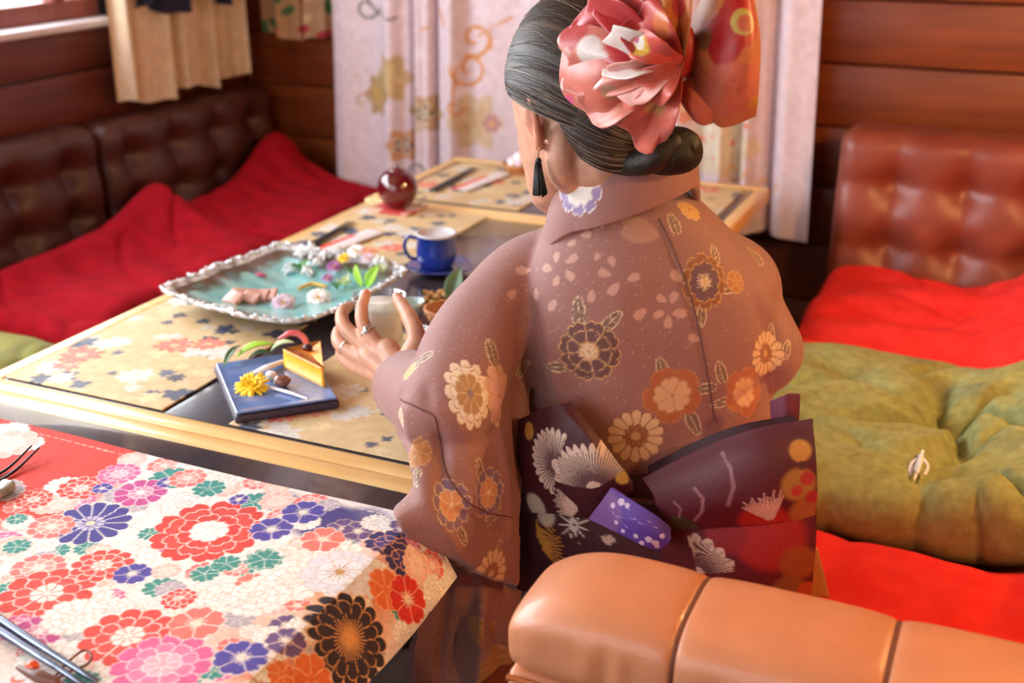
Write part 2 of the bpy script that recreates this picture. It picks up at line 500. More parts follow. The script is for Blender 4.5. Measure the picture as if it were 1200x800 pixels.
# wall behind the camera with the entrance window
WN = empty('wall_near', (0, YN, 0)); tag(WN, kind='structure')
for a in [(XW, XR, 0, .6), (XW, XR, 2.3, ZC), (XW, -2.5, .6, 2.3), (-.2, XR, .6, 2.3)]:
    box('wall_panel', a[0], a[1], YN - .1, YN, a[2], a[3], 'plaster', WN)
W2 = empty('window_2', (-1.35, YN - .05, .6)); tag(W2, kind='structure')
for (a, b, c, d) in [(-2.5, -.2, .6, .66), (-2.5, -.2, 2.24, 2.3), (-2.5, -2.44, .66, 2.24), (-.26, -.2, .66, 2.24), (-1.38, -1.32, .66, 2.24)]:
    box('frame_rail', a, b, YN - .08, YN - .02, c, d, 'frame_wood', W2, bev=.004)
for a, b in ((-2.44, -1.38), (-1.32, -.26)): box('pane', a, b, YN - .053, YN - .048, .66, 2.24, 'window_glass', W2)
# warm lamp that hangs over the bench
mat('lamp_paper', 'ffdcae', rough=.8, emit=('ffb060', 2.2))
def pendant(x, y, z, power, label):
    LP = empty('pendant_lamp', (x, y, z)); tag(LP, label, 'lamp')
    V, Fc = lathe([(.045, .14), (.13, 0), (.127, 0), (.042, .14)], 28, (x, y, z)); mk('lamp_shade', V, Fc, 'lamp_paper', LP)
    V, Fc = tube([(x, y, z + .13), (x, y, ZC)], .004, 8); mk('cord', V, Fc, 'iron', LP)
    V, Fc = lathe([(.004, .11), (.022, .10), (.03, .065), (.02, .03), (.002, .025)], 16, (x, y, z - .02)); mk('bulb', V, Fc, 'lamp_paper', LP)
    pl = bpy.data.lights.new('bulb_light', 'POINT'); pl.energy = power; pl.color = (1.0, .58, .24); pl.shadow_soft_size = .05
    po = bpy.data.objects.new('bulb_light', pl); COL.objects.link(po); po.location = (x, y, z - .04)
pendant(.62, 2.05, 1.62, 34, 'small paper pendant lamp hanging over the olive cushion')
pendant(.95, .72, 1.72, 24, 'small paper pendant lamp hanging over the end of the tan sofa')

# ================================================================== tables
ZT = 0.65
def table(x0, x1, y0, y1, label, far=True, name='dining_table'):
    e = .034
    t = empty(name, ((x0 + x1) / 2, (y0 + y1) / 2, 0)); tag(t, label, 'table', 'dark tables pushed together in a row')
    box('table_top', x0 + e, x1 - e, y0 + e, y1 - e, ZT - .032, ZT, 'table_dark', t, bev=.002)
    for (a, b, c, d) in [(x0, x1, y0, y0 + e), (x0, x1, y1 - e, y1), (x0, x0 + e, y0 + e, y1 - e), (x1 - e, x1, y0 + e, y1 - e)]:
        box('edge_strip', a, b, c, d, ZT - .038, ZT + .002, 'table_edge', t, bev=.006, smooth=False, seg=3)
    xm, ym = (x0 + x1) / 2, (y0 + y1) / 2
    V, Fc = lathe([(.038, .02), (.032, .3), (.032, ZT - .05)], 20, (xm, ym, 0)); mk('column', V, Fc, 'iron', t)
    V, Fc = lathe([(.23, 0), (.23, .012), (.05, .035), (.038, .05)], 28, (xm, ym, 0)); mk('foot_plate', V, Fc, 'iron', t)
    box('top_plate', xm - .15, xm + .15, ym - .15, ym + .15, ZT - .045, ZT - .033, 'iron', t)
    return t
table(-1.525, -.645, 1.262, 2.552, 'dark table with pale wood edging carrying the teal platter and cake')
table(-1.525, -.650, .10, 1.258, 'dark table with pale wood edging under the red floral runner')
table(-1.545, -.610, 2.556, 3.09, 'short dark table by the embroidered hanging with round red jar')

# ================================================================== sofas
def crease(u, v, us, vs, depth, w):
    """tufted leather: buttons at (us,vs) with pinched seams between"""
    d = np.zeros_like(u)
    for a in us: d += .36 * depth * np.exp(-np.abs((u - a) / (w * .24)) ** 1.3)
    for b in vs: d += .36 * depth * np.exp(-np.abs((v - b) / (w * .24)) ** 1.3)
    for a in us:
        for b in vs: d += depth * np.exp(-((u - a) ** 2 + (v - b) ** 2) / (w * .38) ** 2)
    return d
def tufted(name, x0, x1, z0, z1, th, lean, us, vs, material, parent, axis, plane, r=.045):
    """tufted cushion facing -axis side; local u along width, v up, w = out of the wall"""
    wd, ht = x1 - x0, z1 - z0
    V, Fc = rbox((wd / 2, ht / 2, th / 2), r, (max(16, int(wd / .014)), max(16, int(ht / .014)), 6))
    u, v, o = V[:, 0], V[:, 1], V[:, 2].copy()
    front = np.clip(o / (th / 2), 0, 1)
    o = o + front * (.018 - crease(u, v, us, vs, .032, .12))
    o = o - lean * (v + ht / 2)
    if axis == 'y': P = np.stack([x0 + wd / 2 + u, plane - o, z0 + ht / 2 + v], 1); Fc = [tuple(f[::-1]) for f in Fc] if False else Fc
    else: P = np.stack([plane + o, x0 + wd / 2 + u, z0 + ht / 2 + v], 1)
    ob = mk(name, P, Fc, material, parent)
    bm = bmesh.new(); bm.from_mesh(ob.data); bmesh.ops.recalc_face_normals(bm, faces=bm.faces[:]); bm.to_mesh(ob.data); bm.free()
    return ob
SEAT = .40
# far sofa facing the camera, back to the plank wall
sf = empty('leather_sofa', (.12, 3.1, 0)); tag(sf, 'buttoned brown leather sofa backed against the orange plank wall', 'sofa')
us = [-.375, -.185, .005, .195, .385]
tufted('backrest', -.455, .68, SEAT - .02, .805, .16, .10, [-.415, -.235, -.06, .115, .29, .46], [-.09, .075], 'leather_brown', sf, 'y', 3.22)
box('base', -.42, .68, 2.42, 3.24, .08, SEAT - .03, 'leather_brown', sf, bev=.02, smooth=False)
for (x, y) in [(-.36, 2.5), (.6, 2.5), (-.36, 3.16), (.6, 3.16)]:
    V, Fc = lathe([(.018, 0), (.026, .08)], 14, (x, y, 0)); mk('leg', V, Fc, 'iron', sf)
# sofa of the long bench on the window wall
ls = empty('leather_sofa', (-2.25, 2.4, 0)); tag(ls, 'dark buttoned leather sofa along the window wall', 'sofa')
tufted('backrest', 1.30, 2.555, SEAT - .02, .775, .13, .05, [-.5, -.3, -.1, .1, .3, .5], [-.05, .085], 'leather_dark', ls, 'x', -2.455)
tufted('backrest', 2.568, 3.40, SEAT - .02, .765, .13, .05, [-.3, -.1, .1, .3], [-.05, .085], 'leather_dark', ls, 'x', -2.455)
box('base', -2.53, -1.93, 1.30, 3.42, .08, SEAT - .03, 'leather_dark', ls, bev=.02)
for (x, y) in [(-2.45, 1.4), (-2.0, 1.4), (-2.45, 3.3), (-2.0, 3.3)]:
    V, Fc = lathe([(.018, 0), (.026, .08)], 14, (x, y, 0)); mk('leg', V, Fc, 'iron', ls)
# near sofa: the woman sits on it, we look over the top roll of its back
ns = empty('leather_sofa', (.1, 1.3, 0)); tag(ns, 'tan leather sofa with a padded top roll behind the woman in kimono', 'sofa')
xs = [-.420, -.240, -.046, .148, .342, .532]
for k in range(5):
    a, b = xs[k], xs[k + 1]; L_ = b - a
    st = [(0, .88), (.0012, .945), (.003, .975), (.006, .991), (.012, .998)] + [(x, 1.0) for x in np.linspace(.022, L_ - .022, 40)] + [(L_ - .012, .998), (L_ - .006, .991), (L_ - .003, .975), (L_ - .0012, .945), (L_, .88)]
    an = np.linspace(0, 2 * math.pi, 72, endpoint=False); e = 2 / 3.0
    yy = .080 * np.sign(np.cos(an)) * np.abs(np.cos(an)) ** e; zz = .053 * np.sign(np.sin(an)) * np.abs(np.sin(an)) ** e
    P = np.zeros((len(st), 72, 3))
    for q, (x, sc_) in enumerate(st):
        t = x / L_
        e0 = np.clip((.62 - t) / .62, 0, 1) ** 2.6 if k == 0 else 0.0
        up_ = zz > 0
        y = yy * sc_ * (1 - .18 * e0); z = zz * sc_ * np.where(up_, 1 - .62 * e0, 1) + .004 * (1 - (2 * t - 1) ** 4) * up_
        wr = np.sin(t * 24 + k * 2 + 1.5 * np.sin(t * 9)) * np.exp(-((zz + .006) / .022) ** 2) * (yy < -.04) * np.exp(-((t - .5) / .32) ** 2)
        P[q, :, 0] = a + x; P[q, :, 1] = 1.003 + y + .0026 * wr; P[q, :, 2] = .688 + z
    V, Fc = gridVF(P, wrapv=True); m_ = len(st) - 1
    Fc = [tuple(f) for f in Fc] + [tuple(range(71, -1, -1)), tuple(range(m_ * 72, m_ * 72 + 72))]
    mk('top_roll', V, Fc, 'leather_tan', ns)
    if k:
        sp = np.stack([np.full(73, a), 1.003 + .96 * np.append(yy, yy[0]), .688 + .96 * np.append(zz, zz[0])], 1)
        V, Fc = tube(sp, .0022, 6, False); mk('seam', V, Fc, 'leather_seam', ns)
for k in range(5):
    a, b = xs[k], xs[k + 1]
    V, Fc = rbox(((b - a) / 2, .058, .26), .010, (14, 8, 14))
    V = V + np.array([(a + b) / 2, .990, .385]); mk('back_panel', V, Fc, 'leather_tan', ns)
box('inner_back', -.425, .52, 1.052, 1.085, .30, .66, 'leather_tan', ns, bev=.012)
V, Fc = tube([(-.416, .930, .642), (-.2, .927, .642), (.1, .927, .642), (.530, .929, .642)], .0035, 8); mk('piping', V, Fc, 'leather_tan', ns)
box('base', -.60, .52, 1.09, 1.74, .08, SEAT - .03, 'leather_brown', ns, bev=.02)
for (x, y) in [(-.55, 1.13), (.46, 1.13), (-.55, 1.68), (.46, 1.68)]:
    V, Fc = lathe([(.018, 0), (.026, .08)], 14, (x, y, 0)); mk('leg', V, Fc, 'iron', ns)
# footstool-like middle seat that closes the gap between the two sofas
md = empty('low_bench', (.05, 2.08, 0)); tag(md, 'low brown leather bench seat between the facing sofas', 'bench')
box('base', -.44, .52, 1.745, 2.415, .08, SEAT - .03, 'leather_brown', md, bev=.02)
for (x, y) in [(-.38, 1.8), (.46, 1.8), (-.38, 2.36), (.46, 2.36)]:
    V, Fc = lathe([(.018, 0), (.026, .08)], 14, (x, y, 0)); mk('leg', V, Fc, 'iron', md)
# buttoned side back at the right end of the benches (edge of the frame)
sb = empty('side_partition', (.62, 1.95, 0)); tag(sb, 'brown leather side back standing at the end of the bench', 'partition')
V, Fc = rbox((.06, .64, .37), .04, (8, 30, 20)); V = V + np.array([.595, 1.76, .37]); mk('panel', V, Fc, 'leather_brown', sb)

# ================================================================== cushions
def cushion(name, x0, x1, y0, y1, zb, th, material, label, rise=None, group=None, seed=0, wr=.006, n=(70, 60), tuft=None, sag=.0, rot=0, pinch=.55, extra=None, cat='cushion', printed=None):
    V, Fc = rbox(((x1 - x0) / 2, (y1 - y0) / 2, th / 2), min(th * .48, .05), (n[0], n[1], 6))
    u, v = V[:, 0] / ((x1 - x0) / 2), V[:, 1] / ((y1 - y0) / 2)
    prof = (1 - np.abs(u) ** 3.5) * (1 - np.abs(v) ** 3.5)
    V[:, 2] *= pinch + (1 - pinch) * np.clip(prof, 0, 1) ** .5 * 1.05
    top = V[:, 2] > 0
    Q = np.stack([V[:, 0], V[:, 1], np.zeros(len(V))], 1)
    nz = noise3(Q * np.array([1, 1.8, 1]), 2.6, seed, 3)
    rid = 1 - np.abs(noise3(Q * np.array([.8, 1.5, 1]), 2.0, seed + 5, 2)) * 1.6; rid = np.clip(rid, 0, 1) ** 3
    V[:, 2] += top * wr * (nz * .8 - 1.4 * rid)
    if tuft is not None:
        tx, ty = tuft
        d = np.hypot(V[:, 0] - tx, V[:, 1] - ty); an = np.arctan2(V[:, 1] - ty, V[:, 0] - tx)
        V[:, 2] -= top * (th * .5) * np.exp(-(d / .06) ** 2)
        V[:, 2] -= top * th * .26 * (.5 + .5 * np.cos(an * 6 + 1 + 9 * d + .8 * np.sin(an * 2))) ** 5 * np.exp(-((d - .10) / .13) ** 2)
        side = np.exp(-((v + 1) / .12) ** 2); V[:, 1] += side * .014 * (np.abs(np.sin(V[:, 0] * 22 + 1.2 * np.sin(V[:, 0] * 9))) ** .6 * -1 + .4)
    if sag: V[:, 1] += sag * u * u
    if rot:
        c, s = math.cos(rot), math.sin(rot); V[:, :2] = V[:, :2] @ np.array([[c, s], [-s, c]])
    V[:, 2] -= min(V[:, 2].min(), 0)
    P = V + np.array([(x0 + x1) / 2, (y0 + y1) / 2, zb])
    if rise is not None: P = rise(P)
    if extra is not None: P = extra(P)
    o = mk(name, P, Fc, material); tag(o, label, cat, group)
    return o
def rise_right(xs_, k, rad=.16):
    """cloth lies flat then climbs the side back with a smooth bend"""
    def f(P):
        P = P.copy(); s = np.clip(P[:, 0] - xs_, 0, None)
        ang = np.clip(s / rad, 0, k)
        h = P[:, 2] - SEAT
        px = rad * np.sin(ang) + np.clip(s - rad * k, 0, None) * math.cos(k)
        pz = rad * (1 - np.cos(ang)) + np.clip(s - rad * k, 0, None) * math.sin(k)
        m_ = P[:, 0] > xs_
        P[:, 0] = np.where(m_, xs_ + px - h * np.sin(ang), P[:, 0]); P[:, 2] = np.where(m_, SEAT + pz + h * np.cos(ang), P[:, 2])
        return P
    return f
def rise_left(xs_, k, rad=.15):
    g = rise_right(-xs_, k, rad)
    def f(P):
        P = P.copy(); P[:, 0] *= -1; P = g(P); P[:, 0] *= -1; return P
    return f
# right-hand benches
cushion('floor_cushion', -.43, .62, 2.405, 3.07, SEAT - .03, .115, 'red_cloth', 'large crimson floor cushion in front of the buttoned brown sofa back', rise_right(-.10, .95, .30), seed=3, wr=.012, n=(100, 70))
OL = cushion('floor_cushion', -.50, .56, 1.76, 2.395, SEAT - .03, .165, 'olive_print', 'puffy faded olive floor cushion with white cotton tuft', rise_right(-.02, .95, .30), seed=11, wr=.013, n=(170, 110), tuft=(-.085, .02))
V_, N_ = verts_of(OL); pr = Print(V_, None, '9ca066')
g = np.random.default_rng(4)
for k in range(26):
    c = np.array([-.42 + .8 * g.random(), 1.8 + .58 * g.random(), .5]); i = np.where(np.hypot(V_[:, 0] - c[0], V_[:, 1] - c[1]) < .12)[0]
    r = np.hypot((V_[i, 0] - c[0]), (V_[i, 1] - c[1]) * 1.6) / (.03 + .03 * g.random())
    pr.put(i, (1.2 - r) * .8, ['5f7068', '7a6a2c', '8a7a34', '6c7a64'][k % 4], .55)
pr.apply(OL)
tb = bvh_of(OL); tp, tn = hit(tb, 1078, 548)
if tp is not None:
    parts = []
    for k in range(9):
        o1, o2 = g.normal(size=3) * .004, g.normal(size=3) * .006
        parts.append(tube(spline([tp + np.array([0, .028, -.002]) + o1 * .4, tp + np.array([0, .014, .012]) + o1, tp + np.array([-.002, -.012, .010]) + o2, tp + np.array([-.004, -.034, .002]) + o2], 12), .0026, 6))
    V, Fc = join(parts); mk('tuft', V, Fc, 'cotton_tuft', OL)
cushion('floor_cushion', -.47, .50, 1.10, 1.750, SEAT - .03, .065, 'red_cloth', 'flat crimson floor cushion beside the woman on the tan sofa', rise_right(.03, .9, .28), seed=21, wr=.006, n=(70, 60))
def lift(x, y, h, r):
    def f(P):
        P = P.copy(); P[:, 2] += h * np.exp(-(((P[:, 0] - x) ** 2 + (P[:, 1] - y) ** 2) / r ** 2)) * (P[:, 0] < -2.0); return P
    return f
# long red cushions and an olive one on the window-wall sofa
cushion('floor_cushion', -2.36, -1.88, 1.86, 2.70, SEAT - .03, .11, 'red_cloth_deep', 'wide red floor cushion on the window sofa behind the teal platter', rise_left(-2.16, .75, .22), seed=31, wr=.010, n=(60, 90), extra=lift(-2.34, 2.66, .09, .17))
cushion('floor_cushion', -2.36, -1.86, 2.72, 3.32, SEAT - .03, .11, 'red_cloth_deep', 'red floor cushion in the corner with one edge propped up', rise_left(-2.16, .85, .22), seed=37, wr=.010, n=(60, 70), extra=lift(-2.34, 3.26, .13, .18))
cushion('floor_cushion', -2.36, -1.86, 1.34, 1.85, SEAT - .03, .11, 'olive_cloth', 'olive green floor cushion on the window sofa beside the table corner', rise_left(-2.16, .75, .22), seed=41, wr=.012, n=(60, 60))

# ================================================================== hangings
# embroidered white robe hung as a curtain
def drape(x0, x1, z0, z1, y, n, folds, amp, flare=0.0, seed=0, hem=0.0, vp=1.0):
    g = np.random.default_rng(seed)
    u = np.linspace(0, 1, n[0]); v = np.linspace(0, 1, n[1]) ** vp
    U, Vv = np.meshgrid(u, v, indexing='ij')
    ph = folds * 2 * math.pi * (U + .06 * np.sin(3.1 * U * 2 * math.pi + seed)) 
    A = amp * (.55 + .6 * (1 - Vv))
    X = x0 + (x1 - x0) * (.5 + (U - .5) * (1 + flare * (1 - Vv)))
    Y = y + A * np.sin(ph) + .35 * A * np.sin(2.3 * ph + 1.0)
    Z = z0 + (z1 - z0) * Vv + hem * np.sin(ph * .5 + 1) * (1 - Vv)
    return np.stack([X + .25 * A * np.cos(ph), Y, Z], 2)
P = drape(-2.055, -.585, .455, 2.1, 3.315, (400, 260), 8.5, .026, flare=.07, seed=2, hem=.008, vp=1.7)
EC = mkgrid('embroidered_hanging', P, 'silk_print')
tag(EC, 'white silk hanging embroidered with gold scrolls and flower roundels', 'wall hanging')
V_, N_ = verts_of(EC); pr = Print(V_, None, 'd9c3cb')
bv = bvh_of(EC)
gold, ora, olv = 'b98a4e', 'cf8d4c', '5d5a3e'
def cpt(px, py):
    p, n_ = hit(bv, px, py); return p
def spiral(px, py, R, turns, a0, sgn=1):
    return [(px + R * (1 - .78 * t) * math.cos(a0 + sgn * t * turns * 6.28), py + R * (1 - .78 * t) * math.sin(a0 + sgn * t * turns * 6.28)) for t in np.linspace(0, 1, 34)]
def stroke(pix, col, w):
    pts = [cpt(*q) for q in pix]; pts = [p for p in pts if p is not None]
    if len(pts) > 1: pr.line(pts, col, w, .003)
def froundel(px, py, R, base, petal, core, sq=1.0):
    c = cpt(px, py)
    if c is None: return
    n_ = np.array([0, -1.0, 0])
    i, x, y = pr.near(c, n_, R * 1.3); r = np.hypot(x * sq, y); th = np.arctan2(y, x * sq)
    rb = R * (.86 + .14 * np.cos(th * 6))
    pr.put(i, (rb - r) / .006, base, .85)
    rb2 = R * .62 * (.72 + .28 * np.cos(th * 5 + .6))
    pr.put(i, (rb2 - r) / .004, petal, .9)
    if core:
        for k in range(5):
            a = k * 1.2566; pr.put(i, (R * .13 - np.hypot(x * sq - R * .3 * math.cos(a), y - R * .3 * math.sin(a))) / .003, core)
        pr.put(i, (R * .1 - r) / .003, core)
froundel(455, 92, .085, 'b9965a', 'c9ab77', None, 1.25); froundel(444, 112, .075, 'a9853f', 'bf9a55', None, 1.3)
froundel(497, 133, .068, 'b8925a', 'd3bfa6', '6f6a62'); froundel(474, 170, .06, 'c5823f', 'cdbba8', '54535c')
froundel(560, 142, .10, 'c9ab85', 'c3a27a', None, 1.1); froundel(576, 145, .034, 'b5688f', 'd8b06c', None)
froundel(620, 60, .06, 'c9a070', 'd8c0a0', None); froundel(842, 172, .11, 'd9c4a2', 'e0d2bc', None, .9); froundel(815, 120, .07, 'd97b46', 'e3c1a0', None)
froundel(700, 170, .07, 'c5823f', 'cdbba8', '54535c')
stroke(spiral(556, 45, 22, 1.1, 2.0, -1), ora, .0075); stroke(spiral(550, 80, 24, 1.2, 3.4, -1), ora, .0075)
stroke([(575, 30), (576, 55), (560, 68), (535, 78), (532, 100), (530, 130)], ora, .006)
stroke(spiral(532, 125, 12, .8, 0, 1), ora, .006); stroke(spiral(430, 8, 16, .9, 0, 1), olv, .006); stroke([(424, -10), (440, 12), (455, 24), (465, 20)], olv, .006)
stroke(spiral(490, 202, 12, .8, 3, 1), olv, .005); stroke([(515, 10), (520, 30), (495, 34), (480, 30)], ora, .006); stroke(spiral(424, 118, 10, .8, 0, -1), 'b98a6e', .005)
stroke([(600, 20), (560, 42)], ora, .006)
for q in [(800, 155), (835, 160), (812, 178), (850, 140)]: stroke([q, (q[0] + 24, q[1] + 8)], 'e2562e', .009)
stroke(spiral(897, 215, 14, .9, 0, 1), 'd9a86a', .005); stroke(spiral(860, 200, 14, .9, 0, 1), 'd9a86a', .006)
for k in range(40):
    q = (405 + 540 * rng.random(), 240 * rng.random()); c = cpt(*q)
    if c is not None: pr.disc(c, np.array([0, -1.0, 0]), .012 + .02 * rng.random(), ['cdb2bb', 'e9dde6', 'c9b09a'][k % 3], .5, .6)
pr.apply(EC)
# little curtain under the window end
P = drape(2.72, 3.31, .80, 2.0, -2.44, (140, 60), 4.5, .022, seed=5, hem=.012)
P = P[:, :, [1, 0, 2]]
BC = empty('window_curtain', (-2.44, 3.0, .8)); tag(BC, 'short beige curtain with dark navy cloth over it at the window end', 'curtain')
mkgrid('curtain_cloth', P, 'beige_curtain', BC)
P = drape(2.80, 3.36, 1.06, 2.0, -2.405, (120, 40), 4.5, .018, seed=5, hem=.02); P = P[:, :, [1, 0, 2]]
mkgrid('overlay_cloth', P, 'navy_cloth', BC)
P = drape(-2.43, -2.12, .925, 1.6, 3.40, (150, 220), 2.5, .012, seed=8, hem=.01)
FC_ = mkgrid('patterned_cloth', P, 'silk_print'); tag(FC_, 'red and cream patterned cloth strip hung on the corner of the back wall', 'wall hanging')
V_, N_ = verts_of(FC_); pr = Print(V_, None, 'b98c62')
for k in range(46):
    c = np.array([-2.43 + .31 * rng.random(), 3.40, .93 + .6 * rng.random()])
    i, x, y = pr.near(c, np.array([0, -1.0, 0]), .05, rng.random() * 3); pr.put(i, (.03 - np.hypot(x * 2, y)) / .004, ['b3202a', 'c23a2a', '3f6a3a', 'd8b48a'][k % 4])
pr.apply(FC_)

# ================================================================== red floral runner on the near table
XE = -.650  # table edge
def runner():
    s = np.concatenate([np.linspace(-1.50, XE - .004, 470), XE + np.linspace(0, .100, 80)[1:]])
    t = np.linspace(.60, 1.163, 345)
    Sx, T = np.meshgrid(s, t, indexing='ij')
    over = np.clip(Sx - (XE - .004), 0, None)
    rad, mx = .035, 1.02
    ang = np.clip(over / rad, 0, mx); rest = np.clip(over - rad * mx, 0, None)
    X = np.minimum(Sx, XE - .004) + rad * np.sin(ang) + rest * math.cos(mx)
    Z = ZT + .0052 - rad * (1 - np.cos(ang)) - rest * math.sin(mx)
    Q = np.stack([Sx.ravel(), T.ravel() * 0, T.ravel()], 1)
    wv = noise3(Q, 2.2, 5, 2).reshape(Sx.shape)
    Z += .0016 * (wv + 1.2) * (over < .01)
    Y = T + .004 * np.sin(Sx * 9) - .02 * np.clip(over, 0, 1)
    # two pressed fold lines running across the cloth
    for (a, b) in ((.83, .21), (1.02, .10)):
        d = T - (a + b * (Sx + 1.1)); Z += .0022 * np.exp(-(d / .005) ** 2)
    X += .25 * rest * np.sin(T * 14) * .25
    return np.stack([X, Y, Z], 2)
P = runner()
RU = mkshell('table_runner', P, .0014, 'cloth_print', hem=True); tag(RU, 'red and white floral brocade runner draped over the table end', 'table runner')
V_, N_ = verts_of(RU)
bv = bvh_of(RU); pr = Print(V_, None, 'f3eeec')
# ground colours of the weave, woven in large zones
def zone(px, py, R, col, a=1.0, soft=.6):
    p, n_ = hit(bv, px, py)
    if p is None: return
    d = np.linalg.norm(V_ - p, axis=1); pr.put(np.arange(len(V_)), (R - d) / (R * soft), col, a)
zone(0, 545, .20, 'e2473c', 1, .12); zone(60, 520, .13, 'e2473c', 1, .1); zone(110, 535, .07, 'e2473c', 1, .2); zone(-40, 530, .22, 'e2473c', 1, .15)
zone(380, 610, .05, '4a3f86', 1, .3); zone(320, 590, .04, '4a3f86', 1, .3); zone(420, 615, .05, '4a3f86', .9, .3)
zone(370, 690, .10, 'e9cf9c', .8, .9); zone(300, 760, .10, 'dfa582', .7); zone(420, 700, .09, 'd9713f', .9, .8); zone(470, 680, .06, 'cf4a2c', .9, .7)
zone(330, 800, .08, 'd9713f', .9, .8); zone(180, 770, .08, 'f0d2c4', .7); zone(60, 640, .07, 'e8cdb8', .5); zone(20, 740, .10, 'ecc9b4', .6); zone(240, 710, .06, 'f0d0c2', .7); zone(400, 780, .06, 'd9703c', .9, .7)
WHT = 'f6efe8'
def fl(px, py, rpx, kind, rot=0.0):
    p, n_ = hit(bv, px, py)
    if p is None: return
    R = rpx / F_PX * np.linalg.norm(p - C0) * 1.02
    up = (0, 1, 0) if n_[2] > .8 else (0, 1, .3)
    L = {
     'red': [(1, 11, 'e2493e', WHT, 0, .3, 0), (.68, 9, 'e2534a', WHT, 0, .3, .3), (.36, 8, WHT, 'e2736a', 0, .2, 0)],
     'redpeony': [(1, 9, 'dd4238', WHT, .08, .4, 0), (.78, 8, 'e24e44', WHT, .08, .4, .3), (.55, 7, 'dd4238', WHT, .08, .4, .1), (.34, 6, 'f5f3f2', 'e9d8d4', .1, .2, .5)],
     'indigo': [(1, 14, '463f94', WHT, 0, .3, 0), (.36, 12, 'dcd9ea', '5a55a0', 0, .2, 0), (.14, 0, 'f3d9c0', None, 0, 0, 0)],
     'indigo5': [(1, 5, '5146a6', 'e9d9e6', .12, .1, 0), (.2, 5, 'f0e0e6', None, 0, 0, 0)],
     'dusk5': [(1, 5, '6b5088', 'e3c5bd', .12, .1, 0), (.2, 5, 'f0e0e6', None, 0, 0, 0)],
     'navy5': [(1, 6, '322a66', 'e0a184', .1, .2, 0), (.55, 5, '3f3580', 'e0a184', .1, .2, .4)],
     'pink': [(1, 9, 'e87a76', WHT, .06, .3, 0), (.6, 7, 'f0a49c', WHT, .06, .3, .3), (.25, 0, 'f7ded6', None, 0, 0, 0)],
     'coral5': [(1, 5, 'ea7d74', WHT, .12, .1, 0), (.22, 5, 'f7e6c9', None, 0, 0, 0)],
     'magenta': [(1, 10, 'c94f96', 'f7dbe4', .04, .3, 0), (.45, 8, 'e79ab8', 'fbeef0', 0, .2, .3), (.18, 0, 'fbeef0', None, 0, 0, 0)],
     'rose': [(1, 11, 'e3679f', 'f9dfe6', .05, .3, 0), (.68, 9, 'e986b0', 'f9dfe6', .05, .3, .3), (.38, 7, 'f2b6c8', 'fbeef0', .05, .2, .1)],
     'white': [(1, 9, 'f7f3f1', 'd6c6ba', .1, .35, 0), (.68, 8, 'fbf9f7', 'd9c8ba', .1, .35, .3), (.38, 6, 'f4efed', 'd6c2b2', .1, .2, .5)],
     'lilacwhite': [(1, 8, 'e3e1ee', 'ddd0ca', .12, .3, 0), (.6, 7, 'eeeaf3', 'd5c3b8', .1, .3, .3), (.12, 0, 'c89a5a', None, 0, 0, 0)],
     'black': [(1, 16, '2a1e2e', 'dd9d62', 0, .62, 0), (.80, 14, '2f2133', 'dd9d62', 0, .5, .2), (.52, 0, '33243a', None, 0, 0, 0)],
     'scarlet5': [(1, 6, 'd42a26', 'f0a080', .1, .15, 0), (.2, 0, 'f0b080', None, 0, 0, 0)],
     'orange5': [(1, 6, 'e2713f', 'f2b890', .1, .15, 0)],
     'teal': [(1, 5, '3f938c', 'dfe9e2', .25, .05, 0)],
     'pale': [(1, 8, 'f1c4ba', 'f9e9e2', .06, .3, 0), (.55, 6, 'f4d6cd', 'f9e9e2', .06, .3, .3)],
     'grey5': [(1, 7, 'b9aebb', 'efe6e2', .1, .15, 0)],
    }[kind]
    pr.flower(p, n_, R, L, rot, w=.0012 if rpx > 22 else .0010, up=up)
    if kind == 'black':
        pr.burst(p, n_, R * .52, 'dd9d62', 34, 2 * math.pi, rot, .0009, .12, up); pr.disc(p, n_, R * .1, 'e0a060', up=up)
    if kind in ('indigo5', 'lilacwhite', 'scarlet5', 'coral5', 'dusk5'): pr.burst(p, n_, R * .42, 'f3e3d6' if kind != 'lilacwhite' else 'b98a4e', 14, 2 * math.pi, rot, .0007, .1, up)
    if kind == 'indigo': pr.burst(p, n_, R * .36, '5a55a0', 20, 2 * math.pi, rot, .0007, .3, up)
# back layers first: small blossoms filling the ground
q_ = np.random.default_rng(21)
for yy in range(520, 820, 24):
    for xx in range(-10, 520, 34):
        jx, jy = xx + q_.normal() * 9, yy + q_.normal() * 6
        if jx < 150 and jy < 585: continue
        fl(jx, jy, 13 + 9 * q_.random(), ['pale', 'white', 'coral5', 'white', 'pale', 'teal', 'rose', 'grey5', 'pink', 'white', 'dusk5'][int(q_.integers(0, 11))], q_.random() * 3)
for q in [(90, 610, 26), (215, 590, 26), (150, 655, 30), (100, 700, 30), (60, 775, 40), (340, 680, 44), (300, 700, 38), (390, 650, 36), (260, 560, 24), (205, 720, 30), (430, 590, 18), (440, 625, 22), (480, 660, 22), (75, 570, 22), (170, 560, 18), (30, 520, 20), (10, 505, 22), (315, 745, 20), (260, 700, 30), (45, 640, 22), (130, 715, 26)]: fl(*q, 'white', q[0] * .1)
for q in [(15, 640, 22), (35, 665, 20), (200, 740, 22), (25, 700, 26), (110, 675, 28), (170, 800, 28), (225, 765, 20), (70, 590, 20)]: fl(*q, 'pale', q[1] * .1)
for q in [(20, 640, 16), (10, 690, 16), (200, 560, 26), (245, 572, 20), (310, 655, 24), (240, 672, 18), (250, 785, 18), (95, 800, 22), (20, 608, 12), (175, 625, 14)]: fl(*q, 'teal', q[0] * .07)
for q in [(60, 620, 20), (50, 655, 18), (200, 690, 18), (140, 580, 18)]: fl(*q, 'grey5', .3)
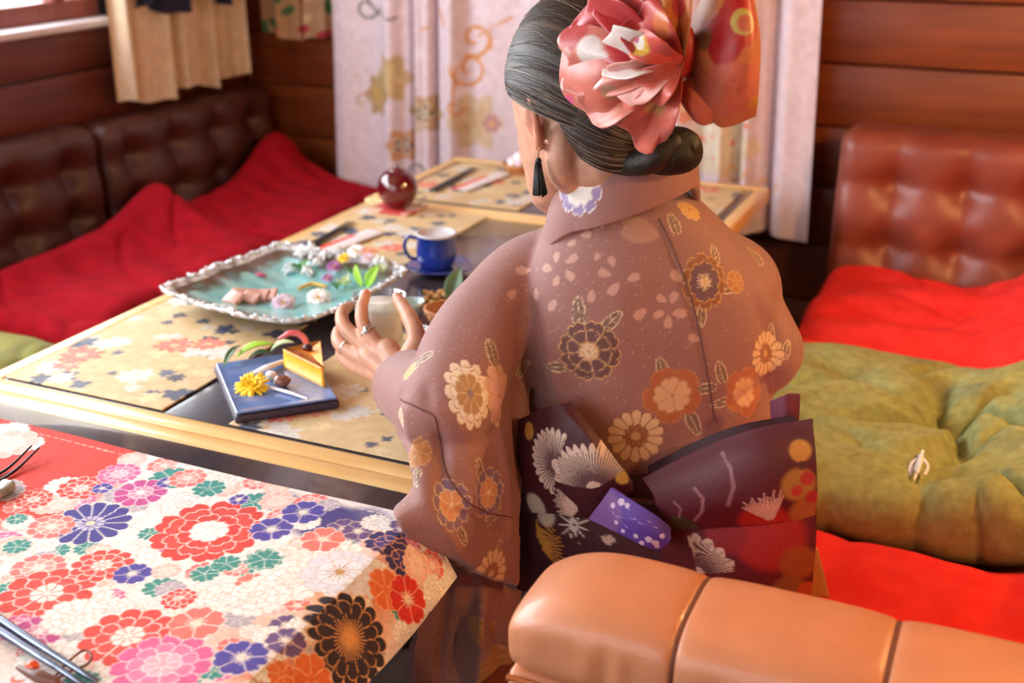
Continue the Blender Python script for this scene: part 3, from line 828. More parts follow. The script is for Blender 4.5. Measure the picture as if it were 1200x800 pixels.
fl(8, 520, 34, 'pale', .2); fl(0, 575, 26, 'grey5', .2); fl(40, 585, 20, 'red', .1); fl(95, 572, 26, 'red', .2)
fl(140, 555, 24, 'rose', .2); fl(165, 577, 30, 'magenta', .1); fl(120, 572, 12, 'indigo5', 0); fl(195, 565, 12, 'indigo5', .6); fl(220, 560, 22, 'pink', .4)
fl(106, 613, 44, 'indigo', 0); fl(245, 622, 66, 'redpeony', .1); fl(60, 617, 26, 'pink', .3); fl(45, 665, 30, 'pink', .2)
fl(55, 695, 50, 'red', 0); fl(120, 662, 34, 'red', .4); fl(155, 672, 22, 'indigo5', 0); fl(20, 735, 24, 'rose', 0); fl(45, 740, 30, 'magenta', .2)
fl(85, 722, 34, 'white', .3); fl(150, 745, 52, 'red', .2); fl(190, 778, 56, 'rose', 0); fl(230, 730, 32, 'coral5', .2); fl(210, 700, 20, 'red', .3); fl(255, 770, 5, 'teal', 0)
fl(280, 585, 12, 'indigo5', .2); fl(318, 620, 26, 'indigo5', .3); fl(355, 600, 26, 'indigo5', 0); fl(378, 632, 27, 'coral5', .1); fl(335, 645, 12, 'white', 0)
fl(310, 655, 20, 'teal', .3); fl(265, 660, 18, 'teal', .9); fl(283, 770, 32, 'indigo5', .5); fl(335, 750, 24, 'dusk5', .2)
fl(398, 670, 46, 'lilacwhite', .1); fl(420, 622, 20, 'dusk5', .2); fl(453, 635, 26, 'navy5', .1); fl(470, 655, 24, 'navy5', .5); fl(440, 612, 18, 'white', .5); fl(488, 662, 22, 'pale', .1)
fl(452, 690, 26, 'orange5', .2); fl(478, 702, 30, 'scarlet5', .3); fl(410, 748, 56, 'black', 0); fl(365, 795, 30, 'orange5', .2); fl(330, 790, 18, 'orange5', .5); fl(480, 612, 16, 'navy5', .2)
# seam stitched along the far hem
hem = [PZ(x, y, ZT) for x, y in ((0, 503), (100, 528), (172, 547), (280, 573), (440, 611))]
hem = [np.array([h[0], 1.148, ZT + .007]) for h in hem]
for h in range(60):
    x = -1.42 + h * .0132
    i = np.where((np.abs(V_[:, 1] - 1.149) < .0012) & (np.abs(V_[:, 0] - x) < .0045))[0]
    pr.put(i, np.ones(len(i)), 'f3d8d0', .8)
pr.apply(RU)

# ================================================================== the woman
def sheet(ctrl, nu=40, nv=40):
    """smooth surface through a grid of (px,py,Y) control points"""
    K = np.array([[PY(*c) for c in row] for row in ctrl])
    A = np.stack([spline(K[i], nv) for i in range(K.shape[0])])
    return np.stack([spline(A[:, j], nu) for j in range(nv)], 1)
def slab(P, th, r_=None, toward=None):
    """closed pillow-like solid whose outer face is P"""
    nu, nv = P.shape[:2]
    du = np.gradient(P, axis=0); dv = np.gradient(P, axis=1)
    n = np.cross(du, dv); n /= np.linalg.norm(n, axis=2, keepdims=True)
    if (n[nu // 2, nv // 2] @ (P[nu // 2, nv // 2] - C0)) > 0: n = -n
    return pairVF(P, P - n * th)
def chain(pts, rad, n=16, m=24, flat=1.0):
    pts = np.asarray(pts, float); rad = np.asarray(rad, float)
    Pm = spline(pts, m); R = np.interp(np.linspace(0, len(rad) - 1, m), np.arange(len(rad)), rad)
    t0 = Pm[0] - Pm[1]; t0 /= np.linalg.norm(t0); t1 = Pm[-1] - Pm[-2]; t1 /= np.linalg.norm(t1)
    pre, prer, post, postr = [], [], [], []
    for a in (80, 60, 35):
        a = math.radians(a)
        pre.append(Pm[0] + t0 * R[0] * math.sin(a)); prer.append(R[0] * math.cos(a))
        post.insert(0, Pm[-1] + t1 * R[-1] * math.sin(a)); postr.insert(0, R[-1] * math.cos(a))
    return tube(np.vstack([pre, Pm, post]), np.concatenate([prer, R, postr]), n, True, flat)
def loft(rings, n=48, m=40):
    """rings: (cx,cy,cz, rx, ry, azimuth) ; lateral axis by azimuth of the facing direction; horizontal rings"""
    Rg = np.array(rings, float)
    t = np.linspace(0, len(Rg) - 1, m)
    Q = spline(Rg, m)
    a = np.linspace(0, 2 * math.pi, n, endpoint=False)
    P = np.zeros((m, n, 3))
    for i, q in enumerate(Q):
        az = math.radians(q[5]); fwd = np.array([math.sin(az), math.cos(az), 0]); rt = np.array([math.cos(az), -math.sin(az), 0])
        e = 2.0 / 2.4
        ca, sa = np.cos(a), np.sin(a)
        P[i] = q[:3] + q[3] * (np.sign(ca) * np.abs(ca) ** e)[:, None] * rt + q[4] * (np.sign(sa) * np.abs(sa) ** e)[:, None] * fwd
    V, Fc = gridVF(P, wrapv=True)
    Fc = [tuple(f) for f in Fc] + [tuple(range(n - 1, -1, -1)), tuple(range((m - 1) * n, m * n))]
    return V, Fc
def ellipsoid(c, r, B=np.eye(3), n=24):
    th = np.linspace(.05, math.pi - .05, n); a = np.linspace(0, 2 * math.pi, n * 2, endpoint=False)
    T, A = np.meshgrid(th, a, indexing='ij')
    L = np.stack([r[0] * np.sin(T) * np.cos(A), r[1] * np.sin(T) * np.sin(A), r[2] * np.cos(T)], 2)
    P = np.asarray(c) + L @ np.asarray(B)
    V, Fc = gridVF(P, wrapv=True); k = 2 * n
    return V, [tuple(f) for f in Fc] + [tuple(range(k - 1, -1, -1)), tuple(range((n - 1) * k, n * k))]
def fuse(parts, voxel, smooth_it=6, fac=.5, sub=0):
    V, Fc = join(parts)
    me = bpy.data.meshes.new('tmp'); fill_mesh(me, V, Fc)
    bm = bmesh.new(); bm.from_mesh(me); bmesh.ops.recalc_face_normals(bm, faces=bm.faces[:]); bm.to_mesh(me); bm.free()
    o = bpy.data.objects.new('tmp', me); COL.objects.link(o)
    r = o.modifiers.new('r', 'REMESH'); r.mode = 'VOXEL'; r.voxel_size = voxel; r.adaptivity = 0
    s = o.modifiers.new('s', 'SMOOTH'); s.iterations = smooth_it; s.factor = fac
    if sub: ss = o.modifiers.new('u', 'SUBSURF'); ss.levels = sub; ss.render_levels = sub
    dg = bpy.context.evaluated_depsgraph_get(); dg.update()
    m2 = bpy.data.meshes.new_from_object(o.evaluated_get(dg), depsgraph=dg)
    bpy.data.objects.remove(o); bpy.data.meshes.remove(me)
    return m2
def meshobj(name, me, material, parent=None):
    me.name = name; me.materials.clear(); me.materials.append(MATS[material])
    me.polygons.foreach_set('use_smooth', np.ones(len(me.polygons), bool))
    o = bpy.data.objects.new(name, me); COL.objects.link(o)
    if parent is not None: o.parent = parent; o.location = tuple(-wloc(parent))
    return o
def mco(me):
    a = np.zeros(len(me.vertices) * 3, np.float32); me.vertices.foreach_get('co', a)
    nn = np.zeros(len(me.vertices) * 3, np.float32); me.vertices.foreach_get('normal', nn)
    return a.reshape(-1, 3).astype(float), nn.reshape(-1, 3).astype(float)
def seg_d(P, a, b):
    e = b - a; t = np.clip(((P - a) @ e) / (e @ e), 0, 1)
    return np.linalg.norm(P - a - t[:, None] * e, axis=1), t

mat('skin', None, attr='Col', rough=.48, scale=60, bump=.06, bscale=300, sss=.15, c2=None)
mat('hair', None, attr='Col', rough=.46, scale=200, spec=.4, bump=.3, bscale=500)
mat('kimono_silk', 'e9e2de', attr='Col', rough=.62, scale=700, bump=.28, bscale=900, sheen=.25)
mat('obi_brocade', 'e6e0e0', attr='Col', rough=.55, scale=300, bump=.3, bscale=800)
mat('ribbon_silk', 'ece8e6', attr='Col', rough=.42, scale=90, bump=.08, bscale=700, sheen=.15)
mat('silver', 'cfcfd2', rough=.22, metal=1.0)
mat('gold_metal', 'b58a4a', rough=.3, metal=1.0)
mat('black_silk', '0d0c10', '16151a', rough=.5, scale=300, stretch=(1, 1, .05), bump=.4)
mat('black_elastic', '08070a', '100e12', rough=.6, scale=100, bump=.3)

# ---- head frame
HC = PY(684, 134, 1.45)
az = math.radians(-60); pit = math.radians(16)
hf = np.array([math.sin(az) * math.cos(pit), math.cos(az) * math.cos(pit), -math.sin(pit)])
hl = np.array([-math.cos(az), math.sin(az), 0.0])          # her left
hu = np.cross(hl, hf) if np.cross(hl, hf)[2] > 0 else np.cross(hf, hl)
HB = np.stack([hl, hf, hu])                                # rows: left, front, up
SC = 1.08
def hp(l, f, u): return HC + SC * (l * hl + f * hf + u * hu)
# skull and face as a lofted surface in head coordinates
def headVF():
    us_ = np.linspace(-1, 1, 64); a = np.linspace(0, 2 * math.pi, 96, endpoint=False)
    P = np.zeros((64, 96, 3))
    kz = np.array([-.120, -.112, -.098, -.075, -.045, 0.0, .045, .085, .108, .118])
    wid = np.array([.010, .026, .044, .056, .064, .0705, .0735, .062, .038, .008])
    frt = np.array([.080, .094, .099, .096, .096, .096, .094, .076, .046, .010])
    bck = np.array([-.060, -.040, -.018, .010, .050, .082, .094, .082, .052, .012])
    for i, s in enumerate(np.linspace(-.120, .118, 64)):
        w_, f_, b_ = np.interp(s, kz, wid), np.interp(s, kz, frt), np.interp(s, kz, bck)
        ca, sa = np.cos(a), np.sin(a)
        cy_ = (f_ - b_) / 2; hy = (f_ + b_) / 2
        P[i, :, 0] = w_ * np.sign(ca) * np.abs(ca) ** .9
        P[i, :, 1] = cy_ + hy * np.sign(sa) * np.abs(sa) ** .95
        P[i, :, 2] = s
    L = P.reshape(-1, 3)
    fr_ = np.clip((L[:, 1] - .03) / .05, 0, 1)
    def bump(cx_, cz_, wx, wz, amp):
        L[:, 1] += fr_ * amp * np.exp(-((L[:, 0] - cx_) / wx) ** 2 - ((L[:, 2] - cz_) / wz) ** 2)
    bump(0, -.030, .009, .020, .014); bump(0, -.040, .012, .008, .010)          # nose
    for sgn in (-1, 1):
        bump(sgn * .030, .003, .015, .010, -.009); bump(sgn * .030, .002, .010, .006, .006); bump(sgn * .03, .020, .022, .006, .004)
        bump(sgn * .036, -.028, .016, .016, .005)
    bump(0, -.067, .020, .005, .006); bump(0, -.076, .016, .005, .006); bump(0, -.100, .016, .010, .006)
    P = HC + SC * (L @ HB)
    V, Fc = gridVF(P.reshape(64, 96, 3), wrapv=True)
    return V, [tuple(f) for f in Fc] + [tuple(range(95, -1, -1)), tuple(range(63 * 96, 64 * 96))]
def earVF(side):
    pts = [(side * .071, .008, .024), (side * .079, -.006, .031), (side * .089, -.018, .026), (side * .090, -.023, .008), (side * .084, -.016, -.012), (side * .077, -.004, -.030), (side * .070, .006, -.022)]
    rim = chain([hp(*p) for p in pts], [.0045, .0052, .0052, .005, .0055, .0062, .004], 10, 40)
    B = np.stack([.75 * hl * side + .66 * -hf, .75 * hf + .66 * hl * side, hu])
    plate = ellipsoid(hp(side * .078, -.007, .005), (.0042, .016, .029), B, 14)
    return [rim, plate]
# ---- arm and hand joints
SHL = np.array([-.598, 1.442, .912]); ELB = np.array([-.662, 1.262, .770]); WR = PY(468, 448, 1.405)
def J(*c): return PY(*c)
fingers = {
 'index': ([(462, 432, 1.415), (441, 402, 1.432), (426, 381, 1.440), (424, 361, 1.462), (429, 344, 1.486)], [.012, .0105, .0092, .0082, .0066]),
 'middle': ([(460, 436, 1.415), (428, 405, 1.434), (404, 383, 1.448), (401, 366, 1.478), (409, 359, 1.512)], [.012, .0108, .0096, .0084, .0068]),
 'ring': ([(460, 441, 1.412), (421, 418, 1.438), (398, 402, 1.454), (397, 388, 1.486), (406, 382, 1.520)], [.012, .0106, .0094, .0082, .0066]),
 'pinky': ([(461, 446, 1.408), (420, 430, 1.436), (402, 418, 1.452), (401, 408, 1.478), (409, 402, 1.505)], [.012, .0098, .0086, .0074, .006]),
 'thumb': ([(468, 440, 1.405), (484, 412, 1.420), (488, 394, 1.432), (479, 370, 1.456), (465, 348, 1.486)], [.015, .0150, .0118, .0102, .0070]),
}
body = [headVF()] + earVF(1) + earVF(-1)
NK = np.array([-.472, 1.478, 1.00])
body.append(chain([NK + np.array([0, 0, -.03]), NK + np.array([-.012, .008, .03]), hp(0, -.022, -.065), hp(0, -.01, -.02)], [.060, .050, .048, .046], 24, 24))
for sg in (1, -1):
    body.append(chain([hp(sg * .052, -.020, -.020), hp(sg * .046, -.006, -.065), NK + np.array([0, 0, .02]) + sg * .036 * hl + .030 * hf, NK + np.array([0, 0, -.05]) + sg * .03 * hl + .045 * hf], [.020, .022, .022, .02], 14, 20))
body.append(loft([(-.425, 1.52, .45, .13, .10, -40), (-.435, 1.505, .62, .115, .09, -34), (-.45, 1.495, .80, .135, .095, -28), (-.462, 1.487, .92, .14, .075, -28), (-.47, 1.485, 1.0, .075, .055, -28)]))
body.append(chain([SHL + np.array([.02, 0, -.02]), (SHL + ELB) / 2, ELB], [.045, .042, .036], 16, 20))
body.append(chain([ELB, (ELB + WR) / 2, WR], [.036, .034, .0255], 16, 20, .85))
for k in fingers: fingers[k] = (fingers[k][0], [r * 1.22 for r in fingers[k][1]])
for k, (pts, rad) in fingers.items(): body.append(chain([J(*p) for p in pts], rad, 14, 30))
body.append(chain([J(466, 438, 1.410), J(437, 415, 1.432)], [.025, .024], 14, 12, .72))
body.append(chain([J(470, 436, 1.410), J(455, 408, 1.430)], [.020, .017], 14, 12))
# right arm, bent forward to the lap
SHR = np.array([-.352, 1.552, .915]); ELR = PY(893, 412, 1.545); WRR = np.array([-.47, 1.76, .70])
body.append(chain([SHR - np.array([.02, 0, .02]), (SHR + ELR) / 2, ELR], [.045, .042, .036], 16, 20))
body.append(chain([ELR, (ELR + WRR) / 2, WRR], [.036, .034, .025], 16, 20))
dr = WRR - ELR; dr /= np.linalg.norm(dr); sd = np.cross(dr, [0, 0, 1]); sd /= np.linalg.norm(sd)
body.append(chain([WRR, WRR + dr * .07], [.022, .020], 14, 10, .75))
for k, off in enumerate((-.026, -.009, .009, .025)):
    b0 = WRR + dr * .06 + sd * off * .8; L_ = (.062, .072, .068, .052)[k]
    body.append(chain([b0, b0 + dr * L_ * .5 + sd * off * .15, b0 + dr * L_ * .85 - np.array([0, 0, .022]), b0 + dr * L_ * .8 - np.array([0, 0, .04])], [.0095, .0088, .0078, .0065], 12, 20))
body.append(chain([WRR + dr * .01 - sd * .012, WRR + dr * .035 - sd * .042, WRR + dr * .07 - sd * .05, WRR + dr * .09 - sd * .042], [.014, .0115, .0095, .007], 12, 20))
# legs under the table
KN = [np.array([-.80, 1.72, .47]), np.array([-.72, 1.84, .47])]
for k, kn in enumerate(KN):
    hip = np.array([-.50 + .10 * k, 1.50 + .06 * k, .50])
    body.append(chain([hip, (hip + kn) / 2, kn], [.075, .068, .05], 14, 16))
    body.append(chain([kn, kn + np.array([-.02, .02, -.2]), kn + np.array([0, .02, -.41])], [.05, .045, .03], 14, 16))
    body.append(chain([kn + np.array([0, .02, -.43]), kn + np.array([-.09, .08, -.44]), kn + np.array([-.13, .11, -.445])], [.032, .03, .022], 12, 12))
me = fuse(body, .0031, 3, .5)
PER = meshobj('person', me, 'skin')
tag(PER, 'woman in a brown floral kimono seen from behind, holding a glass of milky drink', 'person')
V_, N_ = mco(me); pr = Print(V_, N_, 'd29a7e')
HL = (V_ - HC) @ HB.T / SC
i = np.where(np.abs(HL).max(1) < .14)[0]
h_ = HL[i]
lip = ((np.abs(h_[:, 0]) / .021) ** 2 + ((h_[:, 2] + .0715) / .009) ** 2 < 1) & (h_[:, 1] > .07); pr.put(i, lip * 1.0, 'b2504c', .8)
for sg in (-1, 1):
    br = ((h_[:, 0] - sg * .031) / .018) ** 2 + ((h_[:, 2] - .022) / .0032) ** 2 < 1; pr.put(i, (br & (h_[:, 1] > .05)) * 1.0, '4a342a', .8)
    ey = ((h_[:, 0] - sg * .030) / .013) ** 2 + ((h_[:, 2] - .000) / .0030) ** 2 < 1; pr.put(i, (ey & (h_[:, 1] > .05)) * 1.0, '1c1210', .9)
pr.put(i, np.exp(-((np.abs(h_[:, 0]) - .04) / .02) ** 2 - ((h_[:, 2] + .03) / .02) ** 2) * .5, 'd98c78', .6)
pr.put(i, np.clip((np.abs(h_[:, 0]) - .073) / .008, 0, 1), 'd8866a', .7)
# knuckles and fingertips a little redder
for k, (pts, rad) in fingers.items():
    for j in (1, 2, 4):
        c = J(*pts[j]); d = np.linalg.norm(V_ - c, axis=1); q = np.where(d < .016)[0]; pr.put(q, 1 - d[q] / .016, 'd07a62', .6)
feet = np.where(V_[:, 2] < .12)[0]; pr.put(feet, np.ones(len(feet)), 'efeae6')
pr.apply(PER)
mat('nail', 'd89a88', rough=.4)
for k in ('index', 'thumb'):
    pts, rad = fingers[k]; t1_, t0_ = J(*pts[4]), J(*pts[3]); d = t1_ - t0_; d /= np.linalg.norm(d)
    out = C0 - t1_; out -= d * (out @ d); out /= np.linalg.norm(out); s_ = np.cross(d, out)
    B = np.stack([s_, out, d]); V, Fc = ellipsoid(t1_ + out * rad[4] * .62 - d * .001, (.0052, .0022, .0068), B, 10); mk('fingernail', V, Fc, 'nail', PER)
# rings
def ringo(c, axis, R, w_, material, stone=False):
    axis = axis / np.linalg.norm(axis); u = np.cross(axis, [0, 0, 1.0]); u /= np.linalg.norm(u); v = np.cross(axis, u)
    a = np.linspace(0, 2 * math.pi, 29)[:-1]
    pth = np.array([c + R * (math.cos(t) * u + math.sin(t) * v) for t in np.append(a, a[0])])
    parts = [tube(pth, w_, 8, False)]
    if stone:
        o_ = C0 - c; o_ -= axis * (o_ @ axis); o_ /= np.linalg.norm(o_)
        parts.append(ellipsoid(c + o_ * R * 1.08, (.0052, .0034, .0052), np.stack([axis, o_, np.cross(axis, o_)]), 10))
        for s_ in (-1, 1): parts.append(tube(spline([c + o_ * R * 1.0 + axis * .004 * s_, c + o_ * R * 1.05 + np.cross(axis, o_) * .006 * s_ + axis * .003 * s_, c + o_ * R * .9 + np.cross(axis, o_) * .009 * s_], 10), .0011, 6))
    V, Fc = join(parts); return mk('ring', V, Fc, material, PER)
pI = [J(*p) for p in fingers['index'][0]]; ringo(pI[1] * .35 + pI[2] * .65, pI[2] - pI[1], .0122, .0014, 'silver', True)
pI = [J(*p) for p in fingers['ring'][0]]; ringo(pI[1] * .35 + pI[2] * .65, pI[2] - pI[1], .0122, .0016, 'silver')

# ---- kimono: one continuous garment
kp = []
kp.append(loft([(-.43, 1.53, .435, .185, .15, -45), (-.435, 1.515, .50, .19, .15, -42), (-.43, 1.50, .60, .172, .135, -36), (-.435, 1.497, .70, .165, .125, -32), (-.445, 1.492, .80, .178, .125, -29), (-.455, 1.49, .87, .182, .122, -28), (-.460, 1.488, .930, .162, .108, -28), (-.468, 1.485, .980, .120, .090, -28), (-.472, 1.482, 1.012, .090, .075, -28), (-.474, 1.48, 1.025, .066, .060, -28)], 64, 50))
kp.append(chain([SHL + np.array([.06, .02, -.005]), SHL + np.array([-.008, 0, -.018]), (SHL + ELB) / 2 + np.array([-.012, 0, .0]), ELB + np.array([.012, -.005, .0])], [.066, .066, .067, .064], 28, 40))
# forearm part of the sleeve with a hollow cuff
ax = (WR - ELB); ax /= np.linalg.norm(ax)
def hollow(p0, p1, r0, r1, depth, th=.0085, squash=1.0):
    n = 30; P = []
    a = (p1 - p0); L_ = np.linalg.norm(a); a = a / L_
    u = np.cross(a, [0, 0, 1.0]); u /= np.linalg.norm(u); v = np.cross(u, a)
    an = np.linspace(0, 2 * math.pi, n, endpoint=False)
    st = [(0, r0 * .3), (.0, r0 * .8), (.06, r0), (.3, r0 * .7 + r1 * .3), (.6, (r0 + r1) / 2), (.85, r1), (.97, r1 * 1.0), (1.0, r1 - th * .5), (.985, r1 - th), (.85, r1 - th), (1 - depth, r1 - th), (1 - depth, .002)]
    for t, r in st:
        P.append([p0 + a * L_ * t + r * (math.cos(q) * u + squash * math.sin(q) * v) for q in an])
    V, Fc = gridVF(np.array(P), wrapv=True)
    return V, [tuple(f) for f in Fc] + [tuple(range(n - 1, -1, -1)), tuple(range(11 * n, 12 * n))]
cuff_end = WR + ax * .000 - np.array([0, 0, .004])
kp.append(hollow(ELB + np.array([.01, 0, .0]), WR - ax * .038 + np.array([.0, -.0, .002]), .066, .054, .35))
kp.append(hollow(ELB + ax * .06, cuff_end + ax * .006, .046, .037, .35, .007))
pouch = sheet([[(505, 425, 1.365), (535, 400, 1.335), (575, 395, 1.350), (628, 400, 1.395)],
               [(462, 488, 1.262), (500, 490, 1.232), (555, 490, 1.250), (622, 490, 1.365)],
               [(480, 540, 1.188), (505, 555, 1.172), (552, 572, 1.205), (614, 590, 1.310)],
               [(506, 586, 1.145), (525, 625, 1.142), (560, 668, 1.195), (612, 690, 1.285)]], 60, 60)
kp.append(slab(pouch, .05))
# drape of the lower robe beside the seat
low = sheet([[(508, 640, 1.235), (540, 655, 1.245), (575, 675, 1.27), (612, 690, 1.33)],
             [(492, 700, 1.205), (530, 720, 1.235), (570, 730, 1.235), (612, 740, 1.32)],
             [(482, 770, 1.19), (525, 790, 1.24), (565, 800, 1.24), (612, 810, 1.31)],
             [(478, 860, 1.18), (520, 880, 1.22), (560, 890, 1.23), (612, 900, 1.30)]], 70, 70)
fu = np.linspace(0, 1, 70)
low = low + (np.sin(fu * 22)[None, :, None] * .007 * np.array([.2, -1, 0]))
kp.append(slab(low, .03))
# right sleeve
kp.append(chain([SHR - np.array([.06, .01, .005]), SHR + np.array([.004, 0, -.018]), (SHR + ELR) / 2 + np.array([-.008, 0, 0]), ELR], [.062, .062, .060, .058], 28, 40))
kp.append(chain([ELR, ELR * .5 + WRR * .5 + np.array([0, 0, -.02]), WRR + np.array([.03, -.03, -.01])], [.060, .062, .05], 24, 24))
kp.append(chain([ELR + np.array([-.02, .06, -.03]), ELR + np.array([-.05, .12, -.12]), ELR + np.array([-.06, .13, -.24])], [.05, .05, .04], 20, 20, .6))
kp.append(chain([PY(632, 425, 1.43), PY(632, 470, 1.43), PY(628, 530, 1.43)], [.04, .042, .04], 20, 20))
# lap and skirt
kp.append(chain([(-.43, 1.53, .525), (-.60, 1.65, .515), (-.77, 1.79, .475)], [.115, .112, .092], 30, 30))
kp.append(chain([(-.49, 1.47, .53), (-.64, 1.585, .52), (-.80, 1.70, .475)], [.095, .09, .082], 30, 30))
kp.append(chain([(-.77, 1.775, .47), (-.78, 1.80, .27), (-.78, 1.81, .075)], [.10, .095, .09], 30, 30, 1.25))
me = fuse(kp, .0046, 5, .5, 1)
V_, N_ = mco(me)
# folds pressed and bulged into the cloth, laid between pairs of points on it
V0 = V_.copy()
bvk = mesh_bvh(V0, me)
def fold(a, b, w_, amp, mid=None):
    pa, _ = hit(bvk, *a); pb, _ = hit(bvk, *b)
    if pa is None or pb is None: return
    pts = [pa, pb]
    if mid is not None:
        pm, _ = hit(bvk, *mid)
        if pm is not None: pts = [pa, pm, pb]
    sm = spline(pts, 8) if len(pts) > 2 else np.array(pts)
    q0 = np.where(((V0 > sm.min(0) - 3 * w_) & (V0 < sm.max(0) + 3 * w_)).all(1))[0]
    Q0 = V0[q0]; best = np.full(len(Q0), 9.0); tt = np.zeros(len(Q0))
    ns_ = len(sm) - 1
    for k in range(ns_):
        d, t = seg_d(Q0, sm[k], sm[k + 1]); u_ = d < best; best[u_] = d[u_]; tt[u_] = (t[u_] + k) / ns_
    V_[q0] += N_[q0] * (amp * np.exp(-(best / w_) ** 2) * (np.sin(np.clip(tt, .02, .98) * math.pi) ** .5))[:, None]
for a in [((500, 455), (520, 590), .010, -.010, (516, 520)), ((478, 470), (500, 600), .012, .008, (488, 530)), ((545, 520), (552, 640), .013, .007, None), ((520, 600), (600, 625), .007, -.006, (560, 605)),
          ((605, 440), (612, 560), .010, -.012, None), ((470, 500), (478, 575), .007, -.006, None), ((520, 655), (600, 690), .010, -.008, None), ((575, 420), (600, 640), .012, .006, (590, 540)),
          ((620, 340), (640, 470), .022, -.009, (612, 400)), ((600, 330), (560, 440), .025, .007, None), ((640, 380), (660, 500), .016, .006, None),
          ((770, 258), (838, 500), .004, -.0022, (812, 370)), ((860, 300), (905, 410), .020, -.006, None), ((700, 430), (640, 480), .018, -.005, None), ((760, 300), (690, 440), .03, .004, None),
          ((850, 480), (905, 440), .010, -.007, None), ((740, 555), (860, 500), .012, .006, None), ((880, 330), (925, 400), .016, .006, None), ((540, 720), (530, 800), .010, -.012, None), ((575, 720), (590, 790), .010, -.010, None), ((510, 690), (500, 790), .010, .010, None)]:
    fold(*a)
V_ += N_ * (noise3(V0, 7.0, 3, 2) * .0012)[:, None]
me.vertices.foreach_set('co', V_.ravel().astype(np.float32)); me.update()
KI = meshobj('kimono', me, 'kimono_silk', PER); tag(KI, 'mauve brown silk kimono printed with outlined flowers and leaves')
V_, N_ = mco(me)
bv = mesh_bvh(V_, me)
pr = Print(V_, N_, '9a6862')
G1, G2, BE, OR_, PU, DK = 'd9a868', 'e6cfae', 'e2b58e', 'b86a3e', '7a5a70', '6b4340'
def K(px, py): return hit(bv, px, py)
def R_(p, r): return r / F_PX * np.dot(p - C0, c_f)
def kfl(px, py, r, kind, rot=0.0, sq=1.0):
    p, n_ = K(px, py)
    if p is None: return
    L = {
     'bigdark': [(1, 8, DK, G1, .08, .25, 0), (.72, 8, None, 'cf9f74', .05, .55, 0), (.34, 5, 'd9a377', 'c08a58', .1, .1, 0)],
     'double': [(1, 10, '93562f', G1, .06, .8, 0), (.74, 6, '6f4a58', G1, .12, .8, .3), (.12, 0, G1, None, 0, 0, 0)],
     'orange': [(1, 5, 'b9673a', 'c98550', .0, 1, 0), (.66, 5, 'e0ad80', 'c48a5e', .14, .25, .3), (.10, 0, 'c48a5e', None, 0, 0, 0)],
     'chrys': [(1, 14, 'e3bd92', '8c4f30', 0, .42, 0), (.44, 10, 'a6663a', '8c4f30', 0, .1, .2), (.18, 0, 'd2a070', None, 0, 0, 0)],
     'chryswhite': [(1, 12, 'f0ddc8', '9a5f48', 0, .8, 0), (.78, 12, 'f3e6d6', 'b98a60', 0, .4, 0), (.62, 8, 'b98d62', 'e0c49c', .05, .2, .2), (.15, 0, '8f7a80', None, 0, 0, 0)],
     'pinkfour': [(1, 9, 'd9ab8e', 'e6cfae', .0, .85, 0), (.78, 4, 'e7b3a4', 'd9927e', .2, .15, .4), (.1, 0, 'd9927e', None, 0, 0, 0)],
     'purple': [(1, 9, '87678a', 'e2c9a6', .04, .4, 0), (.62, 5, 'dd9c72', 'e9cfae', .12, .15, .3), (.13, 0, 'f0dcb8', None, 0, 0, 0)],
     'sakura': [(1, 5, 'b5763f', 'd6a66a', .12, .1, 0)],
     'goldsakura': [(1, 5, 'd9a45c', 'ecc98c', .12, .15, 0), (.2, 0, 'b5763f', None, 0, 0, 0)],
    }[kind]
    pr.flower(p, n_, R_(p, r), L, rot, w=.0013, sq=sq, aa=.0011)
    if kind in ('double', 'bigdark'): pr.burst(p, n_, R_(p, r) * .34, G2, 16, 2 * math.pi, 0, .0008, .2)
def klf(px, py, l, rot, col=G2, fill='7d5a4c'):
    p, n_ = K(px, py)
    if p is not None: pr.leaf(p, n_, R_(p, l), col, rot, fill, wid=.44)
for q in [(678, 365, 36, 1.7), (717, 376, 32, .8), (652, 430, 28, 3.3), (776, 432, 32, 1.9), (828, 455, 28, .1), (813, 496, 34, -1.1), (845, 436, 30, 1.9), (845, 472, 26, 3.3), (903, 390, 26, 1.6), (858, 335, 30, .2), (822, 372, 26, -1.6), (838, 298, 26, 1.3), (577, 412, 32, 1.6), (562, 550, 34, 1.5), (580, 604, 30, .3), (542, 629, 26, -1.3), (612, 432, 24, .9), (488, 560, 24, -1.1), (485, 430, 26, .8), (498, 418, 26, .9), (885, 300, 30, 1.4), (790, 262, 28, 1.8), (868, 270, 26, -.8), (476, 580, 24, 1.5), (700, 258, 24, 2.0), (585, 640, 22, .7), (922, 410, 24, 1.2)]: klf(*q)
kfl(690, 412, 38, 'bigdark', .2); kfl(826, 330, 34, 'double', 0, 1.2); kfl(788, 463, 36, 'orange', .2); kfl(745, 511, 34, 'chrys'); kfl(872, 458, 30, 'orange', .6, 1.15); kfl(897, 414, 28, 'chrys', 0, 1.15)
kfl(551, 461, 43, 'chryswhite', 0, 1.5); kfl(586, 464, 40, 'pinkfour', .1, 1.7); kfl(529, 592, 31, 'purple', .3, 1.15); kfl(573, 577, 30, 'purple', .8); kfl(491, 531, 18, 'sakura', 0, 1.2); kfl(576, 672, 30, 'chrys', 0)
kfl(808, 245, 16, 'goldsakura', .3); kfl(845, 250, 18, 'goldsakura', 0); kfl(862, 330, 14, 'sakura', 0); kfl(470, 490, 14, 'chryswhite', 0); kfl(578, 780, 26, 'sakura', .4); kfl(480, 435, 12, 'goldsakura', 0); kfl(560, 740, 20, 'sakura', 1)
PT = 'c99a8c'
